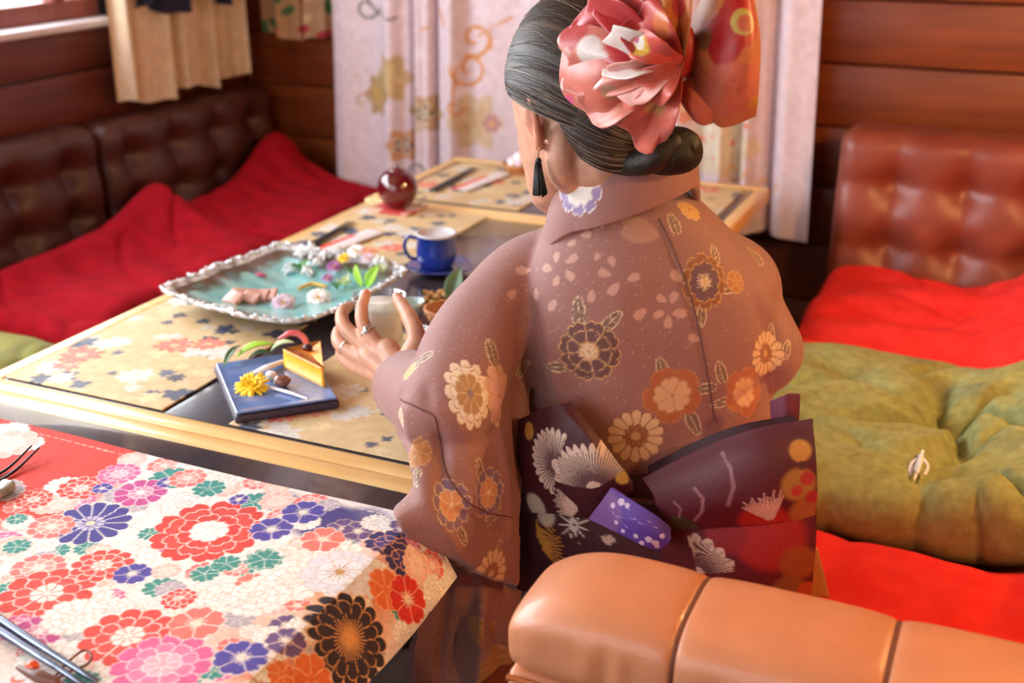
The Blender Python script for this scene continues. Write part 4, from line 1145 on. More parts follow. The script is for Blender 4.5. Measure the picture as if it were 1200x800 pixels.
for (x, y, a, r) in [(612, 317, 3.0, 10), (641, 314, 3.1, 9), (652, 301, 1.9, 8), (671, 303, .8, 9), (668, 323, -.6, 9), (652, 329, -1.7, 8), (708, 320, 2.9, 9), (717, 306, 2.0, 8), (743, 325, .3, 9), (719, 339, -2.2, 10), (693, 347, -1.6, 9), (792, 323, 2.2, 10), (775, 350, 2.5, 8), (790, 348, 1.1, 9), (772, 368, 3.5, 8), (797, 367, .0, 10), (783, 378, -1.6, 9), (750, 368, -2.5, 10), (813, 396, 2.7, 9), (647, 358, -2.0, 9), (670, 285, .5, 7), (687, 275, .2, 8), (600, 345, 3.6, 9), (628, 345, -1.2, 8), (700, 300, 1.2, 6)]:
    p, n_ = K(x, y)
    if p is not None: pr.petal(p, n_, R_(p, r), PT, a)
p, n_ = K(748, 270)
if p is not None: pr.petal(p, n_, R_(p, 26), 'bb8a76', 2.9, a=.75)
pr.specks(6000, .0012, .0022, 'd2a894', 3, .55)
pr.apply(KI)
def K_out(q):
    h = bv.find_nearest(Vector(q)); n_ = np.array(h[1]); n_ = n_ if n_ @ (C0 - q) > 0 else -n_; return np.array(h[0]) + n_ * .0006
# centre-back and sleeve seams
def seam(name, pix, r=.0011):
    pts = [K(*q)[0] for q in pix]; pts = [p for p in pts if p is not None]
    V, Fc = tube(np.array([K_out(q) for q in spline(pts, 60)]), r, 6); mk(name, V, Fc, 'seam_thread', KI)
mat('seam_thread', '6d443f', rough=.7)
seam('seam', [(772, 256), (784, 280), (800, 320), (813, 360), (822, 400), (832, 455), (838, 495)])
seam('seam', [(470, 468), (490, 478), (510, 490), (516, 520), (524, 555), (545, 585), (570, 600), (600, 606)])
# collar
def collar():
    a = np.linspace(-2.75, 2.75, 280)        # 0 = nape
    rows = []
    azc = math.radians(-36); bk = -np.array([math.sin(azc), math.cos(azc), 0]); rt = np.array([math.cos(azc), -math.sin(azc), 0])
    prof = [(.0, .094, .992), (.25, .0925, 1.008), (.5, .0895, 1.027), (.75, .0855, 1.046), (.95, .0825, 1.060), (1.0, .080, 1.0625), (1.0, .0755, 1.060), (.7, .077, 1.035), (.0, .084, .99)]
    prof = spline(np.array(prof), 60)
    for t, r, z in prof:
        row = []
        for q in a:
            fr_ = np.clip((abs(q) - 1.0) / 1.75, 0, 1)
            drop = .17 * fr_ ** 1.4; rr = r * (.93 + .10 * np.sin(abs(q)) ** 2) + .03 * fr_
            c = np.array([-.486, 1.470, z - drop + .020 + .030 * math.sin(q) * (1 - .5 * fr_) + .006 * t]) - .012 * t * bk * 0
            tilt = -.020 * math.sin(q) * 0 + .012 * math.cos(q)
            row.append(c + rr * (math.cos(q) * bk * 1.0 + math.sin(q) * rt * 1.02) + np.array([0, 0, tilt]))
        rows.append(row)
    return np.array(rows)
P = collar(); CO = mkgrid('collar', P, 'kimono_silk', KI, wrapu=True)
V_, N_ = verts_of(CO); bm = bmesh.new(); bm.from_mesh(CO.data); bmesh.ops.recalc_face_normals(bm, faces=bm.faces[:]); bm.to_mesh(CO.data); bm.free()
V_, N_ = verts_of(CO); pr = Print(V_, None, '9a6862'); bc = bvh_of(CO)
p, n_ = hit(bc, 678, 222)
if p is not None:
    pr.flower(p, n_, .034, [(1, 9, '9a86b4', 'f3ecea', .04, .4, 0), (.66, 5, 'f6f2ee', 'e6e0e0', .12, .9, .3)], .3, w=.0012)
    q, n2 = hit(bc, 702, 213)
    if q is not None: pr.leaf(q, n2, .02, 'e9dcd2', .9, None)
pr.apply(CO)

# ---- obi: band round the waist and its folded knot
def obiband():
    rows = []
    Q = [(.505, .192, .152, -41), (.53, .192, .152, -40), (.58, .187, .148, -38), (.63, .182, .144, -35), (.668, .178, .139, -33), (.672, .174, .135, -33)]
    a = np.linspace(0, 2 * math.pi, 120, endpoint=False)
    for z, rx, ry, azd in Q:
        azr = math.radians(azd); fwd = np.array([math.sin(azr), math.cos(azr), 0]); rt = np.array([math.cos(azr), -math.sin(azr), 0]); e = 2 / 2.4
        ca, sa = np.cos(a), np.sin(a)
        rows.append(np.array([-.433, 1.503, z]) + rx * (np.sign(ca) * np.abs(ca) ** e)[:, None] * rt + ry * (np.sign(sa) * np.abs(sa) ** e)[:, None] * fwd)
    P = np.array(rows); inn = P[::-1].copy(); c = np.array([-.433, 1.503, 0]); inn[:, :, :2] = c[:2] + (inn[:, :, :2] - c[:2]) * .95
    return np.concatenate([P, inn])
P = obiband(); OB = mkgrid('obi', P, 'obi_brocade', PER, wrapv=True); tag(OB, 'dark plum brocade obi sash tied behind the waist')
V_, N_ = verts_of(OB); Print(V_, None, '4a1028').apply(OB)
def flap(name, ctrl, th, base, n=(90, 90), bulge=0.0, paintfn=None, label=None):
    P = sheet(ctrl, *n)
    V, Fc = slab(P, th)
    o = mk(name, V, Fc, 'obi_brocade', OB)
    bm = bmesh.new(); bm.from_mesh(o.data); bmesh.ops.recalc_face_normals(bm, faces=bm.faces[:]); bm.to_mesh(o.data); bm.free()
    V2, N2 = verts_of(o); p_ = Print(V2, None, base); b_ = bvh_of(o)
    if paintfn: paintfn(p_, b_, V2)
    if name == 'right_flap':
        for pix, w2 in (([(846, 530), (856, 548), (860, 570), (853, 592)], .0032), ([(814, 572), (824, 584), (823, 598), (814, 610)], .003), ([(790, 588), (798, 596), (796, 606)], .0022)):
            pts = [hit(b_, *q)[0] for q in pix]; pts = [q for q in pts if q is not None]
            if len(pts) > 1: p_.line(pts, '9a6a72', w2, .0016, .75)
    p_.apply(o)
    if label: tag(o, label)
    return o
def H(b_, x, y): return hit(b_, x, y)
def bursts(lst):
    def f(p_, b_, V2):
        for (kind, x, y, r, col, k, span, rot) in lst:
            c, n_ = H(b_, x, y)
            if c is None: continue
            R = R_(c, r)
            if kind == 'b': p_.burst(c, n_, R, col, k, span, rot, .0014, .10)
            elif kind == 'd': p_.disc(c, n_, R, col, .95, .25)
            elif kind == 'fan':
                i, u, v = p_.near(c, n_, R * 1.1, rot); rr = np.hypot(u, v); th = np.arctan2(v, u)
                lim = R * (.86 + .14 * np.abs(np.sin(th * k * .5)))
                p_.put(i, np.where(np.abs(th) < span / 2, (lim - rr) / .0012, 0), col)
                p_.burst(c, n_, R * .97, '4a1c30', k, span, rot, .0011, .18, a=.9)
    return f
CREAM = 'd8bfae'
flap('lower_sash', [[(606, 590, 1.338), (680, 585, 1.318), (760, 590, 1.310), (840, 600, 1.318)], [(606, 630, 1.332), (690, 640, 1.306), (780, 650, 1.300), (850, 650, 1.31)], [(606, 690, 1.33), (700, 715, 1.30), (790, 730, 1.295), (860, 730, 1.305)]], .018, '420818',
     paintfn=bursts([('b', 632, 640, 40, 'd99a3a', 16, 2.4, .6), ('b', 712, 640, 16, CREAM, 9, 1.6, 1.6), ('d', 640, 605, 14, 'd9cbb4', 0, 0, 0), ('b', 672, 615, 24, 'e0d2c8', 11, 6.28, 0)]))
flap('under_flap', [[(770, 610, 1.302), (830, 610, 1.283), (900, 606, 1.283), (957, 596, 1.302)], [(775, 650, 1.300), (840, 655, 1.278), (905, 655, 1.280), (956, 640, 1.302)], [(790, 700, 1.300), (850, 705, 1.28), (905, 705, 1.285), (951, 696, 1.306)]], .016, '5e1020',
     paintfn=bursts([('d', 900, 630, 50, 'a81f22', 0, 0, 0), ('d', 850, 625, 30, '8a1a24', 0, 0, 0), ('fan', 818, 672, 54, CREAM, 18, 1.5, 1.15), ('d', 770, 628, 30, '2c2c1c', 0, 0, 0), ('d', 936, 660, 26, '9a5226', 0, 0, 0), ('d', 925, 690, 22, '8a5a30', 0, 0, 0), ('d', 945, 690, 12, 'c0522a', 0, 0, 0), ('b', 800, 690, 24, '2a141c', 14, 3, 1)]))
flap('right_flap', [[(752, 560, 1.305), (815, 528, 1.300), (880, 503, 1.302), (952, 490, 1.318)], [(765, 580, 1.285), (825, 555, 1.268), (890, 535, 1.272), (956, 530, 1.300)], [(772, 605, 1.282), (830, 592, 1.260), (895, 580, 1.265), (958, 575, 1.296)], [(785, 622, 1.290), (835, 618, 1.278), (900, 614, 1.280), (955, 606, 1.302)]], .016, '52081c', (110, 110),
     paintfn=bursts([('d', 958, 545, 30, 'b07832', 0, 0, 0), ('d', 938, 528, 15, 'c0883c', 0, 0, 0), ('d', 936, 568, 24, 'a87434', 0, 0, 0), ('d', 950, 600, 30, 'a06030', 0, 0, 0), ('d', 946, 560, 10, 'b0222a', 0, 0, 0), ('d', 934, 575, 8, 'b82a2a', 0, 0, 0), ('d', 952, 582, 10, 'a81c28', 0, 0, 0), ('d', 940, 545, 6, '4a1a20', 0, 0, 0), ('d', 938, 611, 16, 'e0b040', 0, 0, 0), ('d', 895, 612, 34, 'b0201c', 0, 0, 0), ('b', 905, 612, 50, 'd0a89a', 16, 1.3, 2.0), ('d', 800, 618, 24, '3a4022', 0, 0, 0)]))
flap('tie_end', [[(902, 470, 1.36), (920, 463, 1.355), (938, 462, 1.365)], [(903, 485, 1.357), (920, 483, 1.350), (937, 482, 1.36)], [(905, 503, 1.355), (921, 502, 1.347), (936, 500, 1.358)]], .010, '6a1736', (24, 24))
flap('upper_fold', [[(760, 545, 1.34), (820, 515, 1.335), (870, 497, 1.335), (930, 486, 1.345)], [(760, 562, 1.325), (822, 530, 1.318), (880, 506, 1.32), (940, 497, 1.333)]], .012, '30091c', (30, 60))
flap('left_flap', [[(607, 492, 1.340), (632, 480, 1.312), (652, 474, 1.302), (670, 471, 1.308)], [(606, 530, 1.325), (645, 515, 1.288), (680, 505, 1.278), (702, 512, 1.290)], [(606, 570, 1.325), (650, 560, 1.284), (695, 550, 1.272), (728, 548, 1.288)], [(606, 600, 1.330), (650, 602, 1.296), (690, 605, 1.286), (742, 575, 1.296)]], .016, '420818', (120, 120),
     paintfn=bursts([('d', 620, 505, 12, 'c08a3a', 0, 0, 0), ('fan', 697, 572, 58, CREAM, 32, 2.7, 1.95), ('fan', 652, 545, 46, CREAM, 26, 3.3, 2.9), ('d', 730, 560, 10, 'c89a40', 0, 0, 0), ('b', 680, 596, 40, CREAM, 15, 1.6, 3.3), ('d', 628, 592, 18, 'cfc4b4', 0, 0, 0)]))
def purple(p_, b_, V2):
    c, n_ = H(b_, 705, 600)
    if c is not None: p_.disc(c, n_, R_(c, 30), '7a5096', .9, .1)
    for (x, y, r) in [(728, 588, 4), (718, 592, 3), (735, 592, 3), (760, 632, 4), (752, 636, 3), (768, 636, 4), (776, 628, 3), (745, 628, 3), (770, 640, 3), (722, 612, 2.5), (730, 622, 2.5)]:
        c, n_ = H(b_, x, y)
        if c is not None: p_.flower(c, n_, R_(c, r * 1.3), [(1, 5, 'd9c6e6', None, .1, 1, 0)], x)
    for a, b in (((722, 605), (745, 608)), ((735, 595), (762, 612)), ((748, 612), (770, 618)), ((718, 600), (735, 618))):
        pa, _ = H(b_, *a); pb, _ = H(b_, *b)
        if pa is not None and pb is not None: p_.line([pa, pb], 'b99bd0', .0012)
flap('purple_tab', [[(716, 571, 1.276), (750, 592, 1.262), (772, 606, 1.262), (786, 618, 1.268)], [(704, 588, 1.270), (738, 607, 1.254), (765, 622, 1.252), (785, 634, 1.258)], [(689, 608, 1.270), (725, 625, 1.256), (755, 640, 1.254), (772, 645, 1.260)]], .008, '5a3aa0', (70, 90), paintfn=purple, label='violet tab of the sash printed with tiny white blossoms')
flap('gold_lining', [[(944, 640, 1.32), (952, 640, 1.325), (958, 642, 1.33)], [(946, 670, 1.32), (956, 668, 1.325), (966, 672, 1.33)], [(948, 700, 1.32), (960, 700, 1.325), (972, 700, 1.33)]], .006, 'b9854a', (16, 16))

# ---- hair: combed back from the hairline to a low knot at the nape
def hd(th, ph):
    """direction: th azimuth from front towards her left, ph elevation"""
    return np.array([math.sin(th) * math.cos(ph), math.cos(th) * math.cos(ph), math.sin(ph)])
KND = np.array([-.022, -.122, -.060]); KN_dir = KND / np.linalg.norm(KND)
rx, ry_, rz = .080, .103, .132
def hair_r(d): return 1 / np.sqrt((d[..., 0] / rx) ** 2 + (d[..., 1] / ry_) ** 2 + (d[..., 2] / rz) ** 2)
def slerp(a, b, t):
    om = math.acos(np.clip(a @ b, -1, 1)); return (math.sin((1 - t) * om) * a + math.sin(t * om) * b) / math.sin(om)
NS, NT = 520, 60
start = []
key = [(-2.28, -.48), (-2.12, -.12), (-2.00, .34), (-1.72, .60), (-1.40, .58), (-1.15, .42), (-.9, .48), (-.5, .66), (0, .74), (.5, .66), (.9, .48), (1.15, .42), (1.40, .58), (1.72, .60), (2.00, .34), (2.12, -.12), (2.28, -.48)]
ka = np.array(key)
KS = spline(np.hstack([ka, np.zeros((len(ka), 1))]), NS)
g = np.random.default_rng(12)
rid = np.convolve(g.normal(size=NS + 40), np.hanning(9), 'same')[20:-20]; rid /= np.abs(rid).max()
big = np.convolve(g.normal(size=NS + 120), np.hanning(61), 'same')[60:-60]; big /= np.abs(big).max()
P = np.zeros((NS, NT, 3)); tone = np.zeros((NS, NT))
for i in range(NS):
    a = hd(KS[i, 0], KS[i, 1])
    for j, t in enumerate(np.linspace(0, 1, NT)):
        # hair falls over and behind the ear before turning to the knot
        d = slerp(a, KN_dir, t); sag = -.13 * math.sin(t * math.pi) * (abs(KS[i, 0]) / 2.0) ** 2
        d = d + np.array([0, 0, sag]); d /= np.linalg.norm(d)
        r = hair_r(d) + .006 + .011 * math.sin(min(t * 1.25, 1) * math.pi) ** .8 + .0012 * rid[i] * min(1, t * 6) + .0035 * big[i] * math.sin(t * math.pi)
        if t < .04: r -= .006 * (1 - t / .04)
        P[i, j] = HC + SC * ((d * r) @ HB)
    tone[i] = .5 + .5 * rid[i]
HA = mkgrid('hair', P, 'hair', PER); tag(HA, 'dark brown hair combed back into a low knot')
V_, N_ = verts_of(HA)
tn = tone.ravel(); c1, c2, c3 = lin('1a110e'), lin('3e2c24'), lin('77624f')
st = (g.random(NS) < .10)[:, None] * np.ones((1, NT)); st = st.ravel()[:, None]
Cc = c1 + (c2 - c1) * tn[:, None]; Cc = Cc * (1 - .55 * st) + c3 * .55 * st
Print(V_, None, Cc).apply(HA)
# loose fine strands over it
parts = []
for k in range(420):
    i = int(g.integers(2, NS - 2)); j0 = int(g.integers(0, 16)); j1 = int(g.integers(40, NT))
    idx = np.linspace(j0, j1, 14).astype(int)
    dr_ = np.linspace(0, 1, 14) * g.normal() * 5
    ii = np.clip(i + dr_, 0, NS - 1).astype(int)
    pth = P[ii, idx]; out = pth - HC; out /= np.linalg.norm(out, axis=1, keepdims=True)
    pth = spline((pth + out * (.0006 + .0016 * g.random()))[::3], 16)
    parts.append(tube(pth, .00035, 4, False))
V, Fc = join(parts); hs = mk('loose_strands', V, Fc, 'hair', HA); hs['kind'] = 'stuff'
Print(V, None, np.repeat(np.array([lin(['5f4a3d', '2a1c16', '9a8777'][k % 3]) for k in range(420)]), 64, 0)).apply(hs)
# low knot
kc = HC + SC * (KND * 1.0 @ HB)
pr_axis = hl
kB = np.stack([hl * .95, hu * .9, -hf])
NA, NB = 160, 60
th_ = np.linspace(.02, math.pi - .02, NB)[None, :]; a_ = np.linspace(0, 2 * math.pi, NA, endpoint=False)[:, None]
tw = a_ + 1.9 * th_
rr_ = 1 + .012 * np.sin(tw * 19) + .010 * np.sin(tw * 47 + 1) + .04 * np.cos(tw * 2)
Lc = np.stack([.044 * rr_ * np.sin(th_) * np.cos(a_), .034 * rr_ * np.sin(th_) * np.sin(a_), .034 * rr_ * np.cos(th_) + 0 * a_], 2)
V, Fc = gridVF(kc + Lc @ kB, True, False)
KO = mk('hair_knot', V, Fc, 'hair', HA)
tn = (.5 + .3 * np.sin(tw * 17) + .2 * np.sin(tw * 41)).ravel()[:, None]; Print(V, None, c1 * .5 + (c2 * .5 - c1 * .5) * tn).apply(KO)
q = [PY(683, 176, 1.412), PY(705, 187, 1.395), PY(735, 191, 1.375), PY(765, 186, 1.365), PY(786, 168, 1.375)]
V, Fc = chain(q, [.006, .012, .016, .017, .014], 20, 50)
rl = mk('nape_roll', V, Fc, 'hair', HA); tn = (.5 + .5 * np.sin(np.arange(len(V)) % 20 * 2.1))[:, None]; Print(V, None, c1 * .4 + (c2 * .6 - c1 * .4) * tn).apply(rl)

# ---- earring
e0 = hp(.078, -.008, -.028)
eo = empty('earring', tuple(e0 - wloc(PER))); eo.parent = PER
V, Fc = tube(spline([e0 + np.array([.003, 0, .006]), e0 + np.array([.004, -.003, 0]), e0 + np.array([0, -.004, -.006]), e0 + np.array([-.001, -.003, -.020])], 16), .0008, 6); mk('hook', V, Fc, 'gold_metal', eo)
tpz = e0 + np.array([-.001, -.003, -.020])
V, Fc = ellipsoid(tpz, (.0042, .0042, .0042)); mk('cap_bead', V, Fc, 'black_silk', eo)
parts = []
for k in range(60):
    a = k * 2.4; r = math.sqrt(k / 60)
    parts.append(tube([tpz + np.array([.0035 * r * math.cos(a), .0035 * r * math.sin(a), -.003]), tpz + np.array([.0048 * r * math.cos(a), .0048 * r * math.sin(a), -.011]), tpz + np.array([.0095 * r * math.cos(a) + .003, .0095 * r * math.sin(a), -.043 - .002 * math.sin(k)])], .0011, 5))
V, Fc = join(parts); mk('tassel', V, Fc, 'black_silk', eo)

# ---- hair ribbon: crumpled silk bow
rb0 = PY(800, 70, 1.335)
RB = empty('hair_ribbon', tuple(rb0 - wloc(PER))); RB.parent = PER; tag(RB, 'big red and salmon silk bow with printed flowers')
def ruffle(ctrl, seed, base, patches, amp=.012, kf=5, n=(90, 90), th=.0012, lines=()):
    P = sheet(ctrl, *n)
    g = np.random.default_rng(seed)
    u = np.linspace(0, 1, n[0])[:, None]; v = np.linspace(0, 1, n[1])[None]
    view = -ray(790, 70)
    w_ = np.sin(v * kf * math.pi + 1.6 * np.sin(u * 3 + seed) + seed) + .5 * np.sin(v * kf * 1.9 * math.pi + u * 4 + seed * 2)
    tri = 2 / math.pi * np.arcsin(np.clip(np.sin(v * kf * .8 * math.pi + u * 2.2 + seed), -1, 1))
    env = np.clip(u * 2.2, 0.12, 1)
    P = P + (amp * (.55 * w_ + .7 * tri) * env)[:, :, None] * view
    P = P + (.35 * amp * np.sin(u * 9 + v * 5 + seed) * env)[:, :, None] * c_u
    o = mkshell('ruffle', P, th, 'ribbon_silk', RB)
    V2, N2 = verts_of(o); p_ = Print(V2, None, base); b_ = bvh_of(o)
    for (x, y, r, col, a) in patches:
        c, n_ = hit(b_, x, y)
        if c is None: continue
        d = np.linalg.norm(V2 - c, axis=1); R = R_(c, r); p_.put(np.arange(len(V2)), (R - d) / (R * .12), col, a)
    for pix, col, w2 in lines:
        pts = [hit(b_, *q)[0] for q in pix]; pts = [q for q in pts if q is not None]
        if len(pts) > 1: p_.line(pts, col, w2, .0008)
    p_.C = .80 * p_.C ** 1.12; p_.apply(o); return o
K0 = (800, 72)
SAL, RED, COR = 'dd7864', 'c8202a', 'd9604c'
# right-hand loops
ruffle([[(806, 30, 1.345), (806, 60, 1.34), (808, 85, 1.34), (808, 100, 1.345)], [(840, -25, 1.33), (845, 30, 1.305), (840, 85, 1.305), (822, 120, 1.33)], [(872, -25, 1.335), (878, 30, 1.31), (872, 95, 1.31), (845, 150, 1.34)], [(884, 0, 1.37), (890, 50, 1.345), (888, 105, 1.34), (886, 134, 1.35)]], 3, 'd98250', [(850, 20, 46, 'cf2c2a', 1), (846, 52, 26, 'c92427', 1), (872, 25, 17, 'd8c06a', 1), (874, 27, 11, 'dd7a5a', 1), (830, 0, 26, 'e08a3c', .9), (826, 45, 14, '8a6a3c', .9), (860, 110, 42, SAL, .8), (885, 120, 10, 'e09a3c', 1)], .005, 2.2, lines=[([(845, 60), (862, 56), (880, 66)], '7a4a2a', .0008), ([(850, 68), (866, 62), (884, 74)], '7a4a2a', .0008), ([(862, 108), (872, 92), (884, 78)], '8a6a4a', .0008), ([(866, 112), (876, 97), (886, 84)], '8a6a4a', .0008), ([(870, 116), (880, 102), (888, 92)], '8a6a4a', .0008), ([(815, 66), (825, 85), (850, 102), (868, 104)], 'a83a34', .0012)])
ruffle([[(801, 80, 1.335), (806, 82, 1.333), (812, 84, 1.335)], [(796, 110, 1.322), (812, 112, 1.312), (830, 112, 1.325)], [(800, 125, 1.32), (818, 138, 1.312), (842, 128, 1.328)], [(812, 140, 1.33), (824, 148, 1.325), (835, 145, 1.334)]], 8, 'd8735c', [], .003, 1.6, (50, 50))
# left-hand crumpled loops, from back to front
ruffle([[(798, 20, 1.33), (800, 50, 1.325), (800, 85, 1.325), (798, 110, 1.33)], [(740, -30, 1.33), (735, 30, 1.30), (740, 90, 1.30), (765, 135, 1.325)], [(700, 0, 1.33), (690, 45, 1.30), (700, 105, 1.30), (745, 150, 1.32)], [(672, 22, 1.345), (658, 60, 1.33), (664, 118, 1.33), (742, 160, 1.33)]], 1, SAL, [(700, 5, 52, 'c9202b', 1), (745, -5, 50, 'c61c28', 1), (690, 20, 30, 'c72a30', 1), (668, 60, 9, 'e8a09a', 1), (668, 116, 7, 'e0508a', 1), (760, 118, 16, 'c8884e', .9), (716, 104, 14, 'b89a78', .8)], .010, 3.0, (120, 120), lines=[([(672, 85), (690, 80), (686, 110), (700, 114)], '9a4a44', .0007), ([(757, 118), (768, 108), (780, 118), (772, 134)], '6a4a34', .0008)])
def crumple(end, hw, Yk, Ye, amp, seed, base, patches=(), root=(799, 70), n=(50, 60), k=3.0, tip=.0):
    """one folded loop of silk running from the knot out to an angular free edge"""
    q = np.random.default_rng(seed); r0 = np.array(root, float); e = np.array(end, float); d = e - r0; L_ = np.linalg.norm(d); d /= L_; s_ = np.array([-d[1], d[0]])
    u = np.linspace(0, 1, n[0]); v = np.linspace(-1, 1, n[1]); P = np.zeros(n + (3,))
    kx = np.linspace(-1, 1, int(2 * k) + 2); kx[1:-1] += q.normal(size=len(kx) - 2) * .08; kh = np.array([(-1) ** i for i in range(len(kx))]) * (.6 + .4 * q.random(len(kx)))
    fold_ = np.interp(v, kx, kh); fold_ = np.convolve(np.pad(fold_, 7, 'edge'), np.hanning(17)[1:-1] / np.hanning(17).sum(), 'valid')
    for i, t in enumerate(u):
        w_ = 5 + (hw - 5) * math.sin(min(t * 1.15, 1) * math.pi / 2) ** 1.2
        prof = amp * math.sin(min(t * 1.1 + .06, 1) * math.pi * .62)
        for j, x in enumerate(v):
            ext = L_ * t * (1 + .4 * tip * x * x - .10 * x ** 4 - .05 * fold_[j] * t + .045 * math.sin(x * 5 + seed * 1.7) * t)
            px = r0 + d * ext + s_ * w_ * x * (1 - .10 * abs(fold_[j]))
            Y = Yk + (Ye - Yk) * t - .022 * math.sin(t * math.pi) - prof * fold_[j] - .006 * math.sin(t * 7 + seed) * x
            P[i, j] = PY(px[0], px[1], Y)
    sh_ = P.shape; nz_ = noise3(P.reshape(-1, 3) + seed, 9, seed, 2).reshape(sh_[:2]) * np.clip(u * 2, 0, 1)[:, None]
    P = P + (.0045 * nz_)[:, :, None] * -ray(740, 70) + (.003 * np.roll(nz_, 9, 1))[:, :, None] * c_u
    o = mkshell('ruffle', P, .0012, 'ribbon_silk', RB)
    V2, N2 = verts_of(o); p_ = Print(V2, None, base); b_ = bvh_of(o)
    for (x, y, r, col, a) in patches:
        c, n_ = hit(b_, x, y)
        if c is None: continue
        dd = np.linalg.norm(V2 - c, axis=1); R = R_(c, r); p_.put(np.arange(len(V2)), (R - dd) / (R * .12), col, a)
    p_.C = .80 * p_.C ** 1.12; p_.apply(o); return o
crumple((716, -24), 44, 1.318, 1.318, .016, 1, 'c6202a', [(740, 0, 20, 'cf3a34', 1)], k=1.0)
crumple((680, 22), 40, 1.314, 1.318, .017, 2, 'c4262c', [(690, 44, 20, 'd9705e', 1)], k=.5)
crumple((660, 74), 46, 1.312, 1.318, .020, 3, 'df7f6c', [(672, 36, 24, 'c93a38', 1), (690, 60, 20, 'f0e0da', 1), (706, 74, 17, 'f2e6e0', 1), (664, 62, 7, 'eab0aa', 1)], k=1.0)
crumple((680, 122), 38, 1.310, 1.314, .018, 4, 'e08a76', [(672, 118, 7, 'e0508a', 1), (700, 90, 15, 'f0dfd8', 1), (716, 106, 12, 'c8a890', 1)], k=1.0)
crumple((740, 158), 40, 1.306, 1.312, .020, 6, 'da6c5a', [(768, 122, 15, 'c8945a', 1)], k=1.0)
crumple((708, 56), 34, 1.298, 1.294, .022, 8, 'efe0da', [(700, 30, 18, 'd24a44', 1), (765, 62, 32, 'dd7a68', 1)], k=.5, tip=.2)
crumple((722, 104), 30, 1.294, 1.290, .018, 9, 'e6998a', [(770, 85, 24, 'd9644e', 1)], k=.5, tip=.2)
crumple((744, 18), 34, 1.292, 1.288, .018, 10, 'cf4438', [(775, 30, 18, 'e07a3c', 1), (750, 8, 12, 'c22a30', 1)], k=.5, tip=.15)
crumple((742, 56), 20, 1.284, 1.276, .012, 11, 'd8523e', [(750, 52, 16, 'e4b83c', 1), (748, 48, 11, 'f2ece2', 1), (745, 44, 7, 'c86a9a', 1)], k=.5, tip=.15)
crumple((756, 112), 26, 1.286, 1.284, .015, 12, 'd25c4a', [(758, 118, 9, 'b88858', 1)], k=.5, tip=.15)
crumple((790, -30), 20, 1.300, 1.312, .010, 13, 'd8843e', [(795, 10, 12, 'c2383a', 1)], k=.5)
V, Fc = ellipsoid(PY(802, 60, 1.325), (.014, .012, .030)); o = mk('ribbon_knot', V, Fc, 'ribbon_silk', RB); Print(V, None, 'c0282a').apply(o)

# ================================================================== table mats
MATC = ['e9c99a', 'e5c08c']
mat('paper_print', 'ece6dc', attr='Col', rough=.6, scale=50, bump=.12, bscale=400)
g = np.random.default_rng(5)
ZM = ZT + .0022
def placemat(x0, x1, y0, y1, seed, label, n=(105, 140), flowers=None):
    u = np.linspace(x0, x1, n[0]); v = np.linspace(y0, y1, n[1])
    U, Vv = np.meshgrid(u, v, indexing='ij'); Z = np.full_like(U, ZM + .0018)
    P = np.stack([U, Vv, Z], 2)
    o = mkshell('placemat', P, .0018, 'paper_print', hem=True); tag(o, label, 'placemat', 'gold paper placemats with flower print')
    V2, _ = verts_of(o); p_ = Print(V2, None, 'd6b98c'); q = np.random.default_rng(seed); nn = np.array([0, 0, 1.0])
    p_.put(np.arange(len(V2)), np.clip(noise3(V2, 9, seed, 2) * .5, 0, 1), 'e6d0a8', .7)
    def cloud(px_, py_, R, col, k=7, a=1.0, edge=None):
        i, x, y = p_.near(np.array([px_, py_, ZM + .0018]), nn, R * 1.4, 0, (0, 1, 0)); r = np.hypot(x, y); th = np.arctan2(y, x)
        ph = q.random() * 6
        lim = R * (.78 + .16 * np.cos(th * k + ph) + .08 * np.cos(th * 3 + ph * 2))
        p_.put(i, (lim - r) / .003, col, a)
        if edge:
            p_.put(i, (.0016 - np.abs(r - lim * .62)) / .001, edge, .6); p_.put(i, (.0016 - np.abs(r - lim * .3)) / .001, edge, .6)
    cols = [('34466a', None), ('4a5c7c', None), ('ded8d2', 'b9b4b8'), ('e27a62', 'f3c8b4'), ('2c3c5a', None), ('efd9a8', 'cfae78')]
    for k in range(44):
        c, e = cols[[0, 0, 2, 1, 5, 4][k % 6]]
        cloud(x0 + (x1 - x0) * q.random(), y0 + (y1 - y0) * (q.random() ** 1.3), .012 + .016 * q.random(), c, int(q.integers(4, 8)), .9, e)
    for k in range(9):
        cloud(x0 + (x1 - x0) * q.random(), y0 + (y1 - y0) * (q.random() ** 1.3), .026 + .014 * q.random(), 'dfdad6', 8, .95, 'b4b0b8')
    for (fx, fy, R, c) in flowers or []:
        cloud(fx, fy, R, c, 9, 1, 'f5d2c2'); cloud(fx, fy, R * .3, 'f0c8a0', 5, .8)
    p_.apply(o); return o
COR2 = 'df6a58'
def PF(px, py, R=.036, c=COR2):
    p = PZ(px, py, ZT); return (p[0], p[1], R, c)
placemat(-1.488, -1.165, 1.300, 1.74, 1, 'gold paper placemat with coral and navy flowers at the table corner under the teal platter', flowers=[PF(95, 418, .045), PF(205, 407, .04), PF(245, 405, .034), PF(80, 430, .03)])
placemat(-1.04, -.705, 1.300, 1.74, 2, 'gold paper placemat lying under the square blue plate and raised glass', flowers=[PF(365, 483, .034, 'd98a70'), PF(330, 490, .03)])
placemat(-1.490, -1.175, 2.085, 2.515, 3, 'gold paper placemat behind the teal platter carrying a white and red chopstick sleeve', flowers=[PF(460, 292, .035), PF(430, 296, .03)])
placemat(-1.015, -.690, 2.090, 2.515, 4, 'gold paper placemat beyond the blue mug without any chopstick sleeve', flowers=[])
